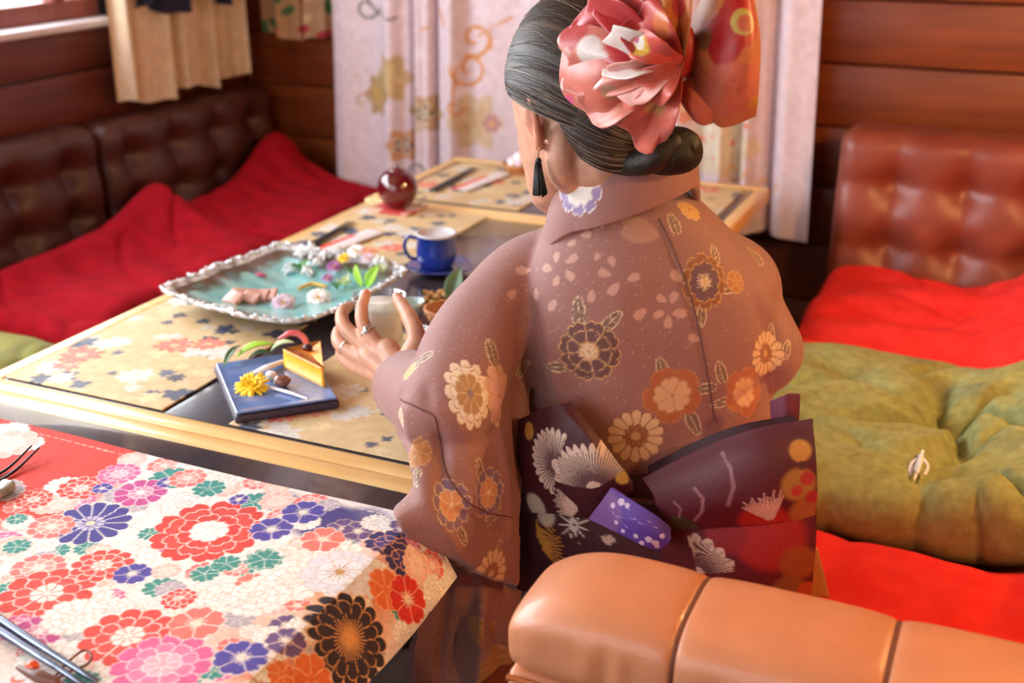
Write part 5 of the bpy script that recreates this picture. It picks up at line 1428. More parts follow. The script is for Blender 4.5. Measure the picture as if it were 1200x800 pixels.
placemat(-1.490, -1.130, 2.600, 3.02, 5, 'gold paper placemat on the short table beside the round red jar', flowers=[PF(500, 218, .04), PF(580, 215, .035)])
placemat(-1.00, -.665, 2.620, 3.02, 6, 'gold paper placemat with coral flowers at the sleeve-free end of the short table', flowers=[PF(845, 218, .05), PF(830, 222, .05)])

# ================================================================== chopstick sleeves and chopsticks
mat('lacquer_black', '161318', '1f1a20', rough=.28, scale=40)
mat('steel_blue', '5b6070', '707688', rough=.25, metal=.85, scale=30)
def sleeve(a, b, wid, label):
    pa, pb = PZ(*a, ZM + .004), PZ(*b, ZM + .004); d = pb - pa; L_ = np.linalg.norm(d); d /= L_; s = np.cross([0, 0, 1.0], d)
    u = np.linspace(0, 1, 60)[:, None]; v = np.linspace(-1, 1, 40)[None]
    P = pa + (u * L_)[:, :, None] * d + (v * wid / 2 * (1 - .12 * u))[:, :, None] * s + (.002 + .004 * (1 - v ** 2) + .002 * np.sin(u * 3))[:, :, None] * np.array([0, 0, 1.0])
    o = mkshell('chopstick_sleeve', P, .0012, 'paper_print'); tag(o, label, 'chopstick sleeve', 'folded paper chopstick sleeves')
    V2, _ = verts_of(o); p_ = Print(V2, None, 'e9e4ea'); uu = np.tile(np.repeat(np.linspace(0, 1, 60), 40), 2); vv = np.tile(np.tile(np.linspace(-1, 1, 40), 60), 2)
    p_.put(np.arange(len(V2)), ((vv > .1) & (uu < .72)) * 1.0, 'e0402e'); p_.put(np.arange(len(V2)), ((np.abs(vv + .2) < .12) & (uu < .5)) * 1.0, 'f2c8c0', .6)
    p_.apply(o)
def sticks(a, b, gap, r, material, label, group, name='chopstick', z=None, lift=0.0, n=2):
    for k in range(n):
        zz = (z or ZM + .003)
        pa, pb = PZ(*a, zz), PZ(*b, zz); d = pb - pa; d /= np.linalg.norm(d); s = np.cross([0, 0, 1.0], d)
        o_ = s * gap * (k - .5) * (1 if n > 1 else 0) + np.array([0, 0, r])
        V, Fc = chain([pa + o_ + s * gap * .3 * k, (pa + pb) / 2 + o_, pb + o_ + np.array([0, 0, lift])], [r, r, r * .62], 10, 12)
        tag(mk(name, V, Fc, material), label, 'chopstick', group)
sleeve((372, 298), (440, 272), .055, 'white and red chopstick sleeve on the mat behind the teal platter')
sleeve((536, 224), (590, 204), .055, 'white and red chopstick sleeve on the short table next to the red jar')
sticks((352, 297), (412, 262), .012, .0038, 'lacquer_black', 'black lacquered chopstick beside the sleeve behind the teal platter', 'black chopsticks behind the platter')
sticks((508, 225), (556, 198), .012, .0038, 'lacquer_black', 'black lacquered chopstick beside the sleeve on the short table', 'black chopsticks on the short table')
ZR = ZT + .010
sticks((-60, 698), (108, 806), .011, .0048, 'steel_blue', 'steel chopstick lying across the red floral runner', 'steel chopsticks on the runner', z=ZR)
sticks((-20, 572), (43, 534), .014, .0022, 'lacquer_black', 'thin black hair stick on the red end of the runner', 'thin black hair sticks', name='hair_stick', z=ZR, lift=.012)
# small ceramic chopstick rest and the ornamental hairpin
mat('celadon', '8d8f80', 'b9b6a6', rough=.3, scale=30, coat=.3)
c = PZ(0, 578, ZR); V, Fc = rbox((.012, .02, .008), .006, (8, 10, 6)); V[:, 2] -= .004 * np.cos(V[:, 1] / .02 * 1.5) * (V[:, 2] > 0); tag(mk('chopstick_rest', V + c + np.array([0, 0, .006]), Fc, 'celadon'), 'small mottled ceramic rest under the thin black hair sticks', 'chopstick rest')
mat('copper_wire', '6a3a24', rough=.35, metal=.8); mat('bead_orange', 'e2552a', rough=.25, coat=.4); mat('bead_brown', '5a3424', '7a4a34', rough=.4, scale=60)
hpin = empty('hairpin', tuple(PZ(60, 785, ZR))); tag(hpin, 'copper wire hairpin with an orange bead beside the steel chopsticks', 'hairpin')
pl_ = [PZ(x, y, ZR + .004) for x, y in ((62, 795), (80, 775), (98, 762), (107, 768), (102, 778), (85, 785), (62, 797))]
V, Fc = tube(spline(pl_, 50), .0014, 8); mk('wire_loop', V, Fc, 'copper_wire', hpin)
V, Fc = chain([PZ(22, 782, ZR + .006), PZ(45, 792, ZR + .006), PZ(66, 798, ZR + .006)], [.003, .007, .004], 10, 16); mk('stem', V, Fc, 'bead_brown', hpin)
V, Fc = ellipsoid(PZ(38, 780, ZR + .010), (.008, .006, .006)); mk('bead', V, Fc, 'bead_orange', hpin)

# ================================================================== teal platter
mat('ceramic_print', 'e4e4e4', attr='Col', rough=.22, scale=40, coat=.4, bump=.1, bscale=80)
ZP = .698
rim = [(186, 338), (232, 322), (285, 303), (330, 285), (368, 294), (412, 302), (452, 306), (478, 317), (456, 331), (427, 346), (396, 362), (345, 377), (300, 373), (255, 362), (214, 349)]
rimw = np.array([PZ(x, y, ZP) for x, y in rim])
cen = rimw.mean(0); 
th = np.arctan2(rimw[:, 1] - cen[1], rimw[:, 0] - cen[0]); order = np.argsort(th)
rr = np.linalg.norm(rimw[:, :2] - cen[:2], axis=1)[order]; tho = th[order]
NA, NR = 220, 46
A = np.linspace(-math.pi, math.pi, NA, endpoint=False)
RA = np.interp(A, np.concatenate([tho - 2 * math.pi, tho, tho + 2 * math.pi]), np.tile(rr, 3))
RA = np.convolve(np.concatenate([RA[-8:], RA, RA[:8]]), np.hanning(7) / np.hanning(7).sum(), 'same')[8:-8]
jag = np.convolve(g.normal(size=NA + 8), [.25, .5, .25], 'same')[4:-4]
def plsurf(inner):
    P = np.zeros((NR, NA, 3))
    for k, t in enumerate(np.linspace(.02, 1, NR)):
        P[k, :, 0] = cen[0] + RA * t * np.cos(A); P[k, :, 1] = cen[1] + RA * t * np.sin(A)
        P[k, :, 2] = ZM + .0045 + .006 * inner + (.040 if inner else .038) * np.clip((t - .35) / .65, 0, 1) ** 1.6 + (.0022 * jag * np.clip((t - .85) / .15, 0, 1))
        if t > .93:
            s_ = 1 + .006 * jag; P[k, :, 0] = cen[0] + (P[k, :, 0] - cen[0]) * s_; P[k, :, 1] = cen[1] + (P[k, :, 1] - cen[1]) * s_
    return P
Pt, Pb = plsurf(1), plsurf(0)
Pall = np.concatenate([Pt, Pb[::-1]])
V, Fc = gridVF(Pall, wrapv=True)
PLT = mk('serving_platter', V, Fc, 'ceramic_print'); tag(PLT, 'large teal glazed leaf-shaped platter with crusty white rim', 'platter')
p_ = Print(V, None, '6f5a4c'); tt = np.concatenate([np.linspace(.02, 1, NR), np.linspace(1, .02, NR)]).repeat(NA); top = (np.arange(len(V)) < NR * NA)
nz = noise3(V, 14, 3, 3)
p_.put(np.arange(len(V)), top * np.clip((.80 + .05 * nz - tt) / .1, 0, 1), '8cc4c4'); p_.put(np.arange(len(V)), top * np.clip(nz * .6, 0, 1) * (tt < .8), 'a6d0cc', .8)
p_.put(np.arange(len(V)), top * np.clip(-nz * .6, 0, 1) * (tt < .85), '62a8ae', .5); p_.put(np.arange(len(V)), (tt > .90) * np.clip(.75 + .5 * noise3(V, 45, 8, 2), 0, 1), 'e6e6ea'); p_.apply(PLT)
rimb = Pt[-2]
parts = []
for k in range(NA):
    if g.random() < .35: continue
    c = rimb[k] + np.array([.004 * g.normal(), .004 * g.normal(), .0002 + .0012 * g.random()]); parts.append(ellipsoid(c, (.002 + .006 * g.random() ** 2, .002 + .006 * g.random() ** 2, .0018 + .0018 * g.random()), n=6))
V, Fc = join(parts); mat('white_glaze', 'e8e8ee', rough=.15, coat=.5); rb_ = mk('rim_crust', V, Fc, 'white_glaze', PLT); rb_['kind'] = 'stuff'
bvp = BVHTree.FromPolygons(Pt.reshape(-1, 3).tolist(), [tuple(map(int, f)) for f in gridVF(Pt, wrapv=True)[1]])
def onpl(px, py):
    p, n_ = hit(bvp, px, py)
    return p if p is not None else PZ(px, py, .68)

# ================================================================== food and flowers
mat('petal_white', 'f2eeee', 'fbf8f6', rough=.6, scale=40); mat('petal_lilac', 'd9bcd0', 'ecd9e4', rough=.6, scale=40); mat('petal_yellow', 'f2c40c', 'ffdf2a', rough=.6, scale=40)
mat('petal_purple', '9a4a9a', 'c98ac0', rough=.6, scale=60); mat('petal_magenta', 'a81854', rough=.6); mat('leaf_bright', '8cc02a', 'b4dc4a', rough=.45, scale=30); mat('leaf_green', '3a7a2c', '5a9a3c', rough=.5, scale=40)
mat('leaf_dark', '3e5a3a', '6c8a6a', rough=.45, scale=12); mat('leaf_pale', 'a9c48a', 'd3dcae', rough=.5, scale=40); mat('stem_yellow', 'd9a83a', 'e8c86a', rough=.5)
mat('sashimi', 'b08074', 'cfa092', rough=.35, scale=60, stretch=(1, 6, 1)); mat('daikon', 'e8ebee', 'f8fafa', rough=.25, scale=60)
def mum(c, R, h, material, label, core='stem_yellow', tilt=(0, 0, 1), n=26, rows=3, name='chrysanthemum_flower', grp=None):
    f = empty(name, tuple(c)); tag(f, label, 'flower', grp)
    tilt = np.array(tilt, float); tilt /= np.linalg.norm(tilt); u = np.cross(tilt, [0.3, 1, 0]); u /= np.linalg.norm(u); v = np.cross(tilt, u)
    for k in range(rows):
        Rk = R * (1 - .24 * k); nk = int(n * (1 - .18 * k)); el = .15 + .42 * k; parts = []
        for j in range(nk):
            a = 2 * math.pi * (j + .5 * (k % 2)) / nk + .1 * g.normal(); d = math.cos(a) * u + math.sin(a) * v; s = np.cross(tilt, d)
            ts = np.linspace(0, 1, 6)[:, None]; w_ = R * .135 * np.sin(np.clip(ts * 2.6 + .35, 0, 3.0)) ; 
            mid = c + d * Rk * ts * math.cos(el) + tilt * (h * .25 + Rk * ts * math.sin(el) + .10 * R * np.sin(ts * 3))
            P = np.stack([mid - s * w_, mid - tilt * R * .03, mid + s * w_], 1)
            parts.append(shell(P, R * .02))
        V, Fc = join(parts); mk('petal_row', V, Fc, material, f)
    V, Fc = ellipsoid(c + tilt * h * .42, (R * .22, R * .22, R * .18), n=10); mk('flower_centre', V, Fc, core, f)
    V, Fc = ellipsoid(c + tilt * h * .12, (R * .3, R * .3, h * .16), n=10); mk('calyx', V, Fc, 'leaf_green', f)
    return f
def leafobj(name, base, tip, wid, material, label, bend=.1, up=(0, 0, 1), grp=None, n=14, cat='leaf'):
    base, tip = np.asarray(base, float), np.asarray(tip, float); d = tip - base; L_ = np.linalg.norm(d); d /= L_
    up = np.asarray(up, float); s = np.cross(d, up); s /= np.linalg.norm(s); nrm = np.cross(s, d)
    t = np.linspace(0, 1, n)[:, None]; v = np.linspace(-1, 1, 9)[None]
    w_ = wid * np.sin(np.clip(t, .03, .985) * math.pi) ** .7 * (1 - .25 * t)
    P = base + (t * L_)[:, :, None] * d + (v * w_ / 2)[:, :, None] * s + (bend * L_ * np.sin(t * math.pi) + np.abs(v) * w_ * .25)[:, :, None] * nrm
    o = mkshell(name, P, .0012, material); tag(o, label, cat, grp); return o
Z3 = np.array([0, 0, 1.0])
mum(onpl(333, 358), .024, .02, 'petal_lilac', 'pale lilac chrysanthemum beside the fish slices on the platter', tilt=(.3, -.6, 1))
mum(onpl(374, 352), .024, .022, 'petal_white', 'white chrysanthemum next to the pale lilac one on the platter', tilt=(.3, -.6, 1))
mum(onpl(392, 318) + Z3 * .006, .017, .016, 'petal_purple', 'small purple flower among the greens on the platter', tilt=(.2, -.5, 1), n=14)
mum(onpl(418, 300) + Z3 * .006, .020, .018, 'petal_white', 'small white flower on the platter rim near the chopstick sleeve', tilt=(.1, -.5, 1), n=18)
mum(onpl(432, 309) + Z3 * .008, .016, .014, 'petal_lilac', 'small pinkish flower behind the bright standing leaf', tilt=(.1, -.5, 1), n=14)
mum(onpl(404, 309) + Z3 * .008, .015, .014, 'petal_yellow', 'small yellow flower between the purple and white ones on the platter', tilt=(.1, -.5, 1), n=14)
mum(onpl(385, 330) + Z3 * .004, .015, .014, 'petal_purple', 'small purple flower above the pale salad leaves', tilt=(.1, -.5, 1), n=12)
c = onpl(292, 353)
for k in range(5):
    V, Fc = rbox((.017 + .004 * g.random(), .013, .0045), .002, (10, 8, 4)); V[:, 2] += .006 * V[:, 1] / .013 + .002 * np.cos(V[:, 0] * 90 + k)
    a = .25 + .25 * g.normal(); Rm = np.array([[math.cos(a), math.sin(a), 0], [-math.sin(a), math.cos(a), 0], [0, 0, 1]])
    tag(mk('fish_slice', (V @ Rm) + onpl(274 + k * 10, 354 - k * .6 + 1.5 * g.normal()) + np.array([0, 0, .009]), Fc, 'sashimi'), 'brownish pink slice of fish in the row on the platter', 'fish slice', 'row of fish slices on the platter')
for k, (x, y) in enumerate([(352, 300), (366, 294), (380, 303), (372, 311), (340, 318), (398, 297), (360, 322), (440, 312), (452, 310)]):
    q = onpl(x, y); parts = []
    for j in range(9):
        a = g.random() * 6.28; d = np.array([math.cos(a), math.sin(a), .3 * g.random()]); r = .010 + .010 * g.random()
        parts.append(tube(spline([q - d * r + Z3 * .003, q + Z3 * (.006 + .012 * g.random()) + g.normal(size=3) * .003, q + d * r + Z3 * .003], 8), .0016, 5))
    V, Fc = join(parts); tag(mk('radish_shreds', V, Fc, 'daikon'), 'small tangle of white radish shreds on the platter', 'radish', 'white radish tangles on the platter')
def sprig(c, n, L_, material, label, spread=.8, wid=.4, name='herb_sprig'):
    f = empty(name, tuple(c)); tag(f, label, 'herb')
    for k in range(n):
        a = 6.28 * k / n + .4 * g.normal(); d = np.array([math.cos(a) * spread, math.sin(a) * spread, .55 + .4 * g.random()]); d /= np.linalg.norm(d)
        o = leafobj('leaflet', c + Z3 * .003, c + d * L_ * (.7 + .5 * g.random()), L_ * wid, material, None, .08, cat=None); o.parent = f; o.location = tuple(np.array(o.location) - np.array(c))
    V, Fc = tube([c, c + Z3 * L_ * .4], .0015, 6); mk('stem', V, Fc, 'leaf_green', f)
sprig(onpl(352, 318), 8, .028, 'leaf_green', 'dark green herb sprig standing in the middle of the platter')
sprig(onpl(405, 338), 7, .028, 'leaf_pale', 'pale green salad leaves beside the white chrysanthemum')
sprig(onpl(448, 322), 6, .022, 'leaf_pale', 'pale leaves at the platter corner towards the blue mug')
sprig(onpl(395, 340), 6, .020, 'leaf_green', 'small green leaves between the white flower and salad')
sprig(onpl(415, 325), 6, .026, 'leaf_green', 'green leaves around the purple flower on the platter')
leafobj('shiso_leaf', onpl(430, 336), onpl(430, 336) + np.array([.03, .0, .05]), .026, 'leaf_bright', 'bright yellow green leaf standing up at the platter edge', .06, (0, -1, .2))
leafobj('shiso_leaf', onpl(425, 336), onpl(420, 332) + np.array([-.01, .01, .035]), .018, 'leaf_bright', 'smaller yellow green leaf leaning on the salad', .06, (0, -1, .2))
V, Fc = ellipsoid(onpl(306, 324) + Z3 * .004, (.014, .006, .0035)); tag(mk('loose_petal', V, Fc, 'petal_magenta'), 'single magenta petal lying on the teal glaze', 'petal')
V, Fc = chain([onpl(350, 340) + Z3 * .004, onpl(366, 336) + Z3 * .006, onpl(382, 338) + Z3 * .004], [.003, .0045, .003], 8, 14); tag(mk('corn_blossom', V, Fc, 'stem_yellow'), 'thin yellow blossom stalk lying among the platter flowers', 'blossom')

# ---- square blue plate with cake
A_, B_ = PZ(275, 487, ZM + .018), PZ(398, 468, ZM + .018)
e1 = B_ - A_; wA = np.linalg.norm(e1); e1 /= wA; e2 = np.array([-e1[1], e1[0], 0]); lA = .215
mat('blue_glaze', '5a70a8', '7f96c8', rough=.18, scale=14, coat=.5); mat('dark_clay', '33293a', '443648', rough=.5, scale=20)
BP = empty('square_plate', tuple(A_ + e1 * wA / 2 + e2 * lA / 2 - Z3 * .018 + Z3 * .002)); tag(BP, 'square slate blue plate with dark clay sides and pumpkin cake on it', 'plate')
def orient(V, c): return V[:, :1] * e1 + V[:, 1:2] * e2 + V[:, 2:] * Z3 + c
pc = A_ + e1 * wA / 2 + e2 * lA / 2
V, Fc = rbox((wA / 2, lA / 2, .0065), .004, (20, 24, 4)); mk('clay_body', orient(V, pc - Z3 * .0087), Fc, 'dark_clay', BP)
V, Fc = rbox((wA / 2 - .003, lA / 2 - .003, .0018), .0016, (30, 30, 2)); edge = np.clip(np.maximum(np.abs(V[:, 0]) / (wA / 2), np.abs(V[:, 1]) / (lA / 2)) - .85, 0, 1)
V[:, 2] += edge * .02 * (V[:, 2] > -1); mk('glazed_top', orient(V, pc - Z3 * .0012), Fc, 'blue_glaze', BP)
ZB = pc[2] + .001
mat('pumpkin', 'eaa008', 'f4b41a', rough=.45, scale=60, bump=.1); mat('cake_top', 'f07a14', 'f8a840', rough=.5, scale=90); mat('crust', 'c9954a', rough=.7)
b3 = [PZ(333, 431, ZB), PZ(381, 455, ZB), PZ(377, 420, ZB)]
CK = empty('cake_slice', tuple(sum(b3) / 3)); tag(CK, 'orange pumpkin cake slice with a dried cherry on top', 'cake')
def prism(pts, z0, z1, shrink=1.0):
    c = sum(pts) / 3; n = 10; V = []
    loop = []
    for k in range(3):
        for t in np.linspace(0, 1, n, endpoint=False): loop.append(pts[k] * (1 - t) + pts[(k + 1) % 3] * t)
    loop = np.array(loop); lv = [(z0, 1.0), (z0 + (z1 - z0) * .9, shrink), (z1, shrink * .97)]
    P = np.array([[(c + (q - c) * s) * np.array([1, 1, 0]) + Z3 * z for q in loop] for z, s in lv])
    V, Fc = gridVF(P, wrapv=True); m_ = len(loop)
    cb, ctp = len(V), len(V) + 1; V = np.vstack([V, c * np.array([1, 1, 0]) + Z3 * z0, c * np.array([1, 1, 0]) + Z3 * z1])
    return V, [tuple(f) for f in Fc] + [(cb, (i + 1) % m_, i) for i in range(m_)] + [(ctp, 2 * m_ + i, 2 * m_ + (i + 1) % m_) for i in range(m_)]
V, Fc = prism(b3, ZB, ZB + .004); mk('crust', V, Fc, 'crust', CK, False)
V, Fc = prism(b3, ZB + .004, ZB + .030, .985); mk('filling', V, Fc, 'pumpkin', CK, False)
V, Fc = prism(b3, ZB + .030, ZB + .034, .985); mk('glaze', V, Fc, 'cake_top', CK, False)
ct = sum(b3) / 3 * np.array([1, 1, 0]) + Z3 * (ZB + .034)
mat('cherry_dark', '3a1014', '5a1c1e', rough=.3, scale=80, bump=.4); V, Fc = ellipsoid(ct + Z3 * .004 + e2 * .008, (.009, .0075, .006)); V += (noise3(V, 60, 2, 2) * .0008)[:, None]; mk('dried_cherry', V, Fc, 'cherry_dark', CK)
mum(PZ(297, 456, ZB), .029, .022, 'petal_yellow', 'bright yellow chrysanthemum on the blue plate', tilt=(.15, -.45, 1), n=26, rows=4, core='petal_yellow')
mat('ginger_pink', 'd8505a', 'e88a86', rough=.35, scale=30)
gb = PZ(364, 416, ZB + .003)
V, Fc = chain([gb - c_r * .050 + Z3 * .030, gb - c_r * .030 + Z3 * .040, gb - c_r * .010 + Z3 * .032, gb], [.003, .005, .0055, .004], 10, 24); tag(mk('pickled_ginger', V, Fc, 'ginger_pink'), 'curved pink pickled ginger shoot behind the cake', 'ginger')
leafobj('garnish_leaf', PZ(278, 418, ZB + .006), PZ(322, 404, ZB + .02), .026, 'leaf_bright', 'long bright green garnish leaf arching over the blue plate', .10)
leafobj('garnish_leaf', PZ(318, 412, ZB + .006), PZ(345, 402, ZB + .02), .024, 'leaf_pale', 'rounded pale green garnish leaf beside the cake', .12)
leafobj('garnish_leaf', PZ(292, 420, ZB + .004), PZ(318, 414, ZB + .012), .02, 'leaf_dark', 'dull dark green garnish leaf under the bright one', .1)
leafobj('garnish_leaf', PZ(262, 430, ZB + .004), PZ(282, 405, ZB + .014), .014, 'leaf_dark', 'small dark leaf sticking out over the plate corner', .1)
mat('cream_white', 'f2eef0', 'fbf9f8', rough=.4, scale=40); mat('brown_jelly', '7a4a3a', '9a6a58', rough=.2, scale=40, coat=.4)
V, Fc = chain([PZ(294, 438, ZB + .004), PZ(312, 431, ZB + .008), PZ(332, 423, ZB + .005)], [.003, .008, .005], 10, 20, .6); tag(mk('cream_strip', V, Fc, 'cream_white'), 'white cream streak behind the yellow flower', 'cream')
V, Fc = ellipsoid(PZ(330, 446, ZB + .009), (.013, .012, .010)); V += (noise3(V, 40, 4, 2) * .001)[:, None]; tag(mk('sweet_dumpling', V, Fc, 'brown_jelly'), 'small glossy brown sweet beside the yellow flower', 'sweet')
V, Fc = ellipsoid(PZ(318, 440, ZB + .008), (.010, .009, .008)); tag(mk('cream_dollop', V, Fc, 'cream_white'), 'round white cream dollop beside the brown sweet', 'cream')
V, Fc = chain([PZ(318, 454, ZB + .003), PZ(340, 460, ZB + .004), PZ(360, 467, ZB + .004)], [.0035, .0035, .002], 8, 12, .6); tag(mk('dessert_pick', V, Fc, 'cream_white'), 'white dessert pick lying in front of the cake', 'dessert pick')

# ---- glass of milky drink held in the hand
def glassm(name, col, rough=.02):
    M = bpy.data.materials.new(name); M.use_nodes = True; b = M.node_tree.nodes['Principled BSDF']
    b.inputs['Transmission Weight'].default_value = 1; b.inputs['Roughness'].default_value = rough; b.inputs['IOR'].default_value = 1.45; b.inputs['Base Color'].default_value = col; MATS[name] = M
def thin_glass(name):
    M = bpy.data.materials.new(name); M.use_nodes = True; nt = M.node_tree; N = nt.nodes; L = nt.links
    for nd in list(N): N.remove(nd)
    o = N.new('ShaderNodeOutputMaterial'); t = N.new('ShaderNodeBsdfTransparent'); gl = N.new('ShaderNodeBsdfGlossy'); x = N.new('ShaderNodeMixShader'); lw = N.new('ShaderNodeLayerWeight')
    gl.inputs['Roughness'].default_value = .04; lw.inputs[0].default_value = .25; t.inputs[0].default_value = (.93, .95, .95, 1)
    L.new(lw.outputs['Facing'], x.inputs[0]); L.new(t.outputs[0], x.inputs[1]); L.new(gl.outputs[0], x.inputs[2]); L.new(x.outputs[0], o.inputs[0]); MATS[name] = M
thin_glass('clear_glass'); mat('milky_drink', 'f0ece2', 'f8f5ee', rough=.25, scale=10, coat=.3, sss=.6); MATS['milky_drink'].node_tree.nodes['Principled BSDF'].inputs['Subsurface Radius'].default_value = (.05, .05, .045)
gc = PY(446, 383, 1.530); gt = np.array([.0, .0, 1.0])
GL = empty('drinking_glass', tuple(gc - Z3 * .045)); tag(GL, 'clear tumbler of cloudy white drink held in the hand', 'glass')
b0 = gc - Z3 * .045
V, Fc = lathe([(.002, .0), (.031, .0), (.034, .004), (.038, .05), (.0430, .097), (.0440, .0985), (.0425, .0985), (.0412, .097), (.0365, .05), (.0325, .010), (.002, .009)], 48, b0); mk('tumbler', V, Fc, 'clear_glass', GL)
V, Fc = lathe([(.002, .0092), (.0328, .0102), (.0368, .05), (.0398, .083), (.0390, .0845), (.002, .0845)], 40, b0); mk('drink', V, Fc, 'milky_drink', GL)

# ---- blue mug and saucer
mat('cobalt_glaze', '16276e', '2440a4', rough=.14, scale=12, coat=.6); mat('mug_inside', 'b9b6bc', 'd0ccd2', rough=.3, scale=10); mat('coffee', '5a3c30', rough=.1)
sc = PZ(517, 317, ZM); SA = empty('saucer', tuple(sc)); tag(SA, 'cobalt blue saucer beneath the mug', 'saucer')
V, Fc = lathe([(.002, .002), (.036, .001), (.04, .002), (.068, .012), (.072, .0145), (.070, .0155), (.045, .006), (.002, .005)], 44, sc); mk('dish', V, Fc, 'cobalt_glaze', SA)
V, Fc = lathe([(.030, 0.0), (.030, .003), (.028, .003), (.028, 0.0)], 30, sc); mk('foot_ring', V, Fc, 'dark_clay', SA)
mc = sc + np.array([-.012, .004, .0065]); MU = empty('coffee_mug', tuple(mc)); tag(MU, 'cobalt blue mug with pale grey inside on a saucer', 'mug')
V, Fc = lathe([(.002, .0), (.030, .0), (.034, .003), (.042, .020), (.0435, .035), (.041, .055), (.0405, .071), (.0415, .0735), (.0395, .0735), (.0385, .071), (.039, .055), (.041, .035), (.038, .018), (.002, .008)], 48, mc); mk('mug_body', V, Fc, 'cobalt_glaze', MU)
V, Fc = lathe([(.0425, .0705), (.0428, .0745), (.0398, .0752), (.0372, .0735), (.0368, .060), (.0380, .060)], 44, mc); mk('rim_band', V, Fc, 'mug_inside', MU)
V, Fc = lathe([(.001, .0600), (.0375, .0600), (.0375, .0612), (.001, .0612)], 36, mc); mk('coffee', V, Fc, 'coffee', MU)
hd_ = -c_r; hpth = [mc + hd_ * .040 + Z3 * .062, mc + hd_ * .058 + Z3 * .064, mc + hd_ * .067 + Z3 * .045, mc + hd_ * .058 + Z3 * .022, mc + hd_ * .041 + Z3 * .016]
V, Fc = tube(spline(hpth, 30), .0052, 10, True, .75); mk('handle', V, Fc, 'cobalt_glaze', MU)

# ---- tray behind the sleeve with small dishes
mat('tray_brown', '5a2c20', '70402c', rough=.3, scale=20, coat=.3); mat('wicker', 'a8683a', 'c88a52', rough=.6, scale=60); mat('teal_cup', '9ab8be', 'c0d4d6', rough=.2, scale=20, coat=.4); mat('granola', 'a8743a', 'd9b070', rough=.7, scale=80)
tcx = PZ(535, 372, ZM); TR = empty('lacquer_tray', tuple(tcx)); tag(TR, 'round brown lacquer tray partly hidden by the kimono sleeve', 'tray')
V, Fc = lathe([(.002, .001), (.085, .001), (.098, .004), (.102, .014), (.099, .0145), (.094, .007), (.002, .006)], 44, tcx); mk('tray_dish', V, Fc, 'tray_brown', TR)
zt_ = ZM + .007
tc_ = PZ(487, 372, ZM); V, Fc = lathe([(.002, 0), (.014, 0), (.016, .003), (.021, .028), (.0225, .034), (.0205, .034), (.018, .026), (.002, .006)], 30, tc_ - c_r * .004); tag(mk('sake_cup', V, Fc, 'teal_cup'), 'tiny pale teal cup between the glass and the tray', 'cup')
wc = PZ(524, 378, zt_)
WK = empty('wicker_basket', tuple(wc)); tag(WK, 'small woven basket bowl standing on the brown tray', 'basket')
for k in range(5):
    a = np.linspace(0, 2 * math.pi, 41); R = .028 + .003 * k; V, Fc = tube(np.stack([wc[0] + R * np.cos(a), wc[1] + R * np.sin(a), np.full(41, zt_ + .004 + .006 * k) + .0015 * np.sin(a * 12 + k * 3.14)], 1), .0034, 6, False); mk('woven_ring', V, Fc, 'wicker', WK)
V, Fc = lathe([(.002, 0), (.027, 0), (.0275, .004), (.002, .004)], 24, wc); mk('basket_bottom', V, Fc, 'wicker', WK)
for k, (x, y) in enumerate([(500, 350), (505, 345), (512, 348), (508, 354), (516, 343), (522, 346), (498, 343)]):
    V, Fc = ellipsoid(PZ(x, y, zt_ + .006), (.009, .007, .006), n=8); V += (noise3(V, 60, k, 2) * .001)[:, None]; tag(mk('rice_cracker', V, Fc, 'granola'), 'small golden cracker piece heaped on the brown tray', 'cracker', 'cracker pieces on the tray')
V, Fc = ellipsoid(PZ(531, 372, zt_ + .022), (.019, .019, .017), n=14); tag(mk('rice_ball', V, Fc, 'cream_white'), 'round white rice sweet sitting in the woven basket', 'sweet')
V, Fc = lathe([(.002, 0), (.012, 0), (.016, .004), (.0175, .016), (.016, .016), (.014, .005), (.002, .003)], 24, PZ(492, 394, ZM)); tag(mk('sauce_dish', V, Fc, 'white_glaze'), 'tiny white sauce dish near the thumb', 'dish')
V, Fc = rbox((.018, .024, .0022), .002, (8, 8, 2)); tag(mk('paper_square', V + PZ(498, 386, ZM + .0025), Fc, 'celadon'), 'folded grey green paper square beside the sauce dish', 'paper')
leafobj('bamboo_leaf', PZ(527, 355, zt_ + .004), PZ(531, 352, zt_ + .004) + np.array([.006, .02, .062]), .040, 'leaf_dark', 'grey green bamboo leaf standing upright on the tray', .05, (.2, -1, .1))

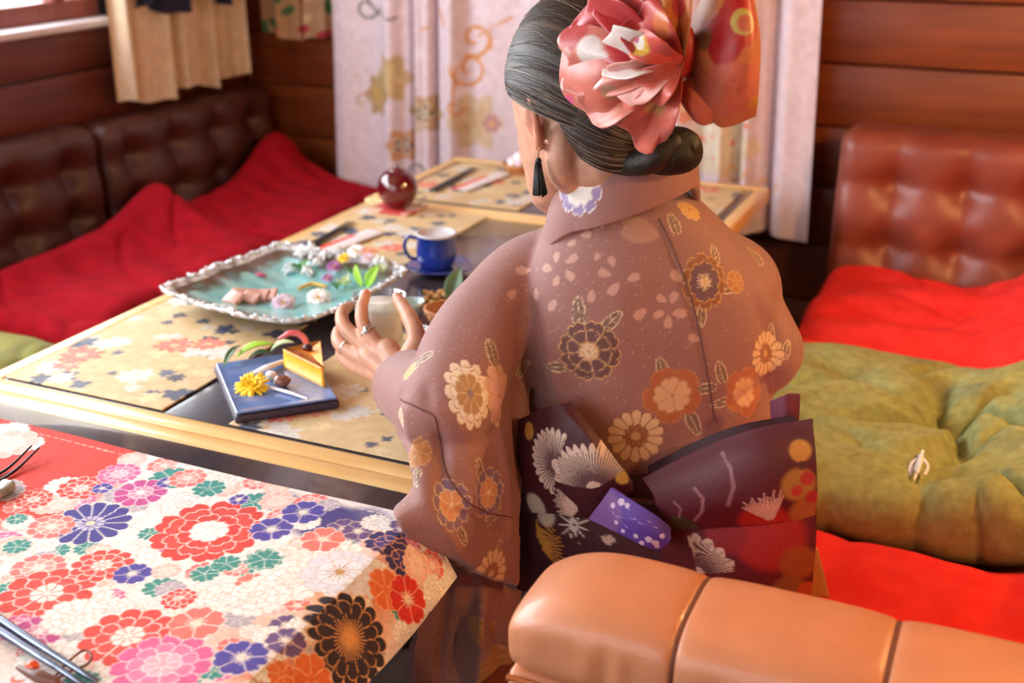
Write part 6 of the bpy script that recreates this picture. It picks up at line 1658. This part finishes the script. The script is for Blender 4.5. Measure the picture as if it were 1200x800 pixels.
# ---- round red jar on its coaster and things on the short table
mat('red_lacquer', '4a0a10', '6e1018', rough=.12, scale=8, coat=.7)
jc = PZ(467, 246, ZM); CS = PZ(467, 246, ZM)
u = np.linspace(-.055, .055, 60); U, Vv = np.meshgrid(u, u, indexing='ij'); P = np.stack([CS[0] + U, CS[1] + Vv, np.full_like(U, ZM + .0085)], 2)
o = mkshell('coaster', P, .006, 'paper_print'); tag(o, 'square red and white patterned coaster under the round jar', 'coaster')
V2, _ = verts_of(o); p_ = Print(V2, None, 'c43a3a')
for k in range(14): p_.disc(np.array([CS[0] - .055 + .11 * g.random(), CS[1] - .055 + .11 * g.random(), ZM + .0085]), Z3, .012 + .01 * g.random(), ['e8dcd2', 'd99a8a', '5a7a6a', 'e2b8a8'][k % 4], 1, .2, up=(0, 1, 0))
p_.apply(o)
j0 = CS + Z3 * .0088
JR = empty('round_jar', tuple(j0)); tag(JR, 'glossy dark red round lacquer jar on a patterned coaster', 'jar')
V, Fc = lathe([(.002, .0), (.022, .0), (.034, .008), (.047, .028), (.0505, .048), (.046, .070), (.033, .086), (.022, .092), (.019, .092), (.002, .088)], 44, j0); mk('jar_body', V, Fc, 'red_lacquer', JR)
V, Fc = lathe([(.021, .089), (.022, .093), (.012, .0975), (.004, .099), (.005, .104), (.002, .106)], 26, j0); mk('lid', V, Fc, 'red_lacquer', JR)
bc0 = PZ(608, 203, ZM); BW = empty('wooden_bowl', tuple(bc0)); tag(BW, 'small wooden bowl of white sweets behind the earring', 'bowl')
V, Fc = lathe([(.002, 0), (.026, 0), (.030, .004), (.046, .024), (.0475, .030), (.045, .030), (.040, .020), (.002, .008)], 30, bc0); mk('bowl', V, Fc, 'wicker', BW)
for k in range(6):
    a = k * 1.05; V, Fc = ellipsoid(bc0 + np.array([.022 * math.cos(a), .022 * math.sin(a), .032]), (.014, .014, .012), n=10); tag(mk('white_sweet', V, Fc, ['cream_white', 'petal_lilac'][k % 2]), ['plain white round sweet in the ring within the wooden bowl', 'pinkish round sweet in the ring within the wooden bowl'][k % 2], 'sweet', 'sweets in the wooden bowl')
V, Fc = ellipsoid(bc0 + Z3 * .046, (.016, .016, .013), n=10); tag(mk('white_sweet', V, Fc, 'cream_white'), 'white round sweet topping the pile in the wooden bowl', 'sweet', 'sweets in the wooden bowl')
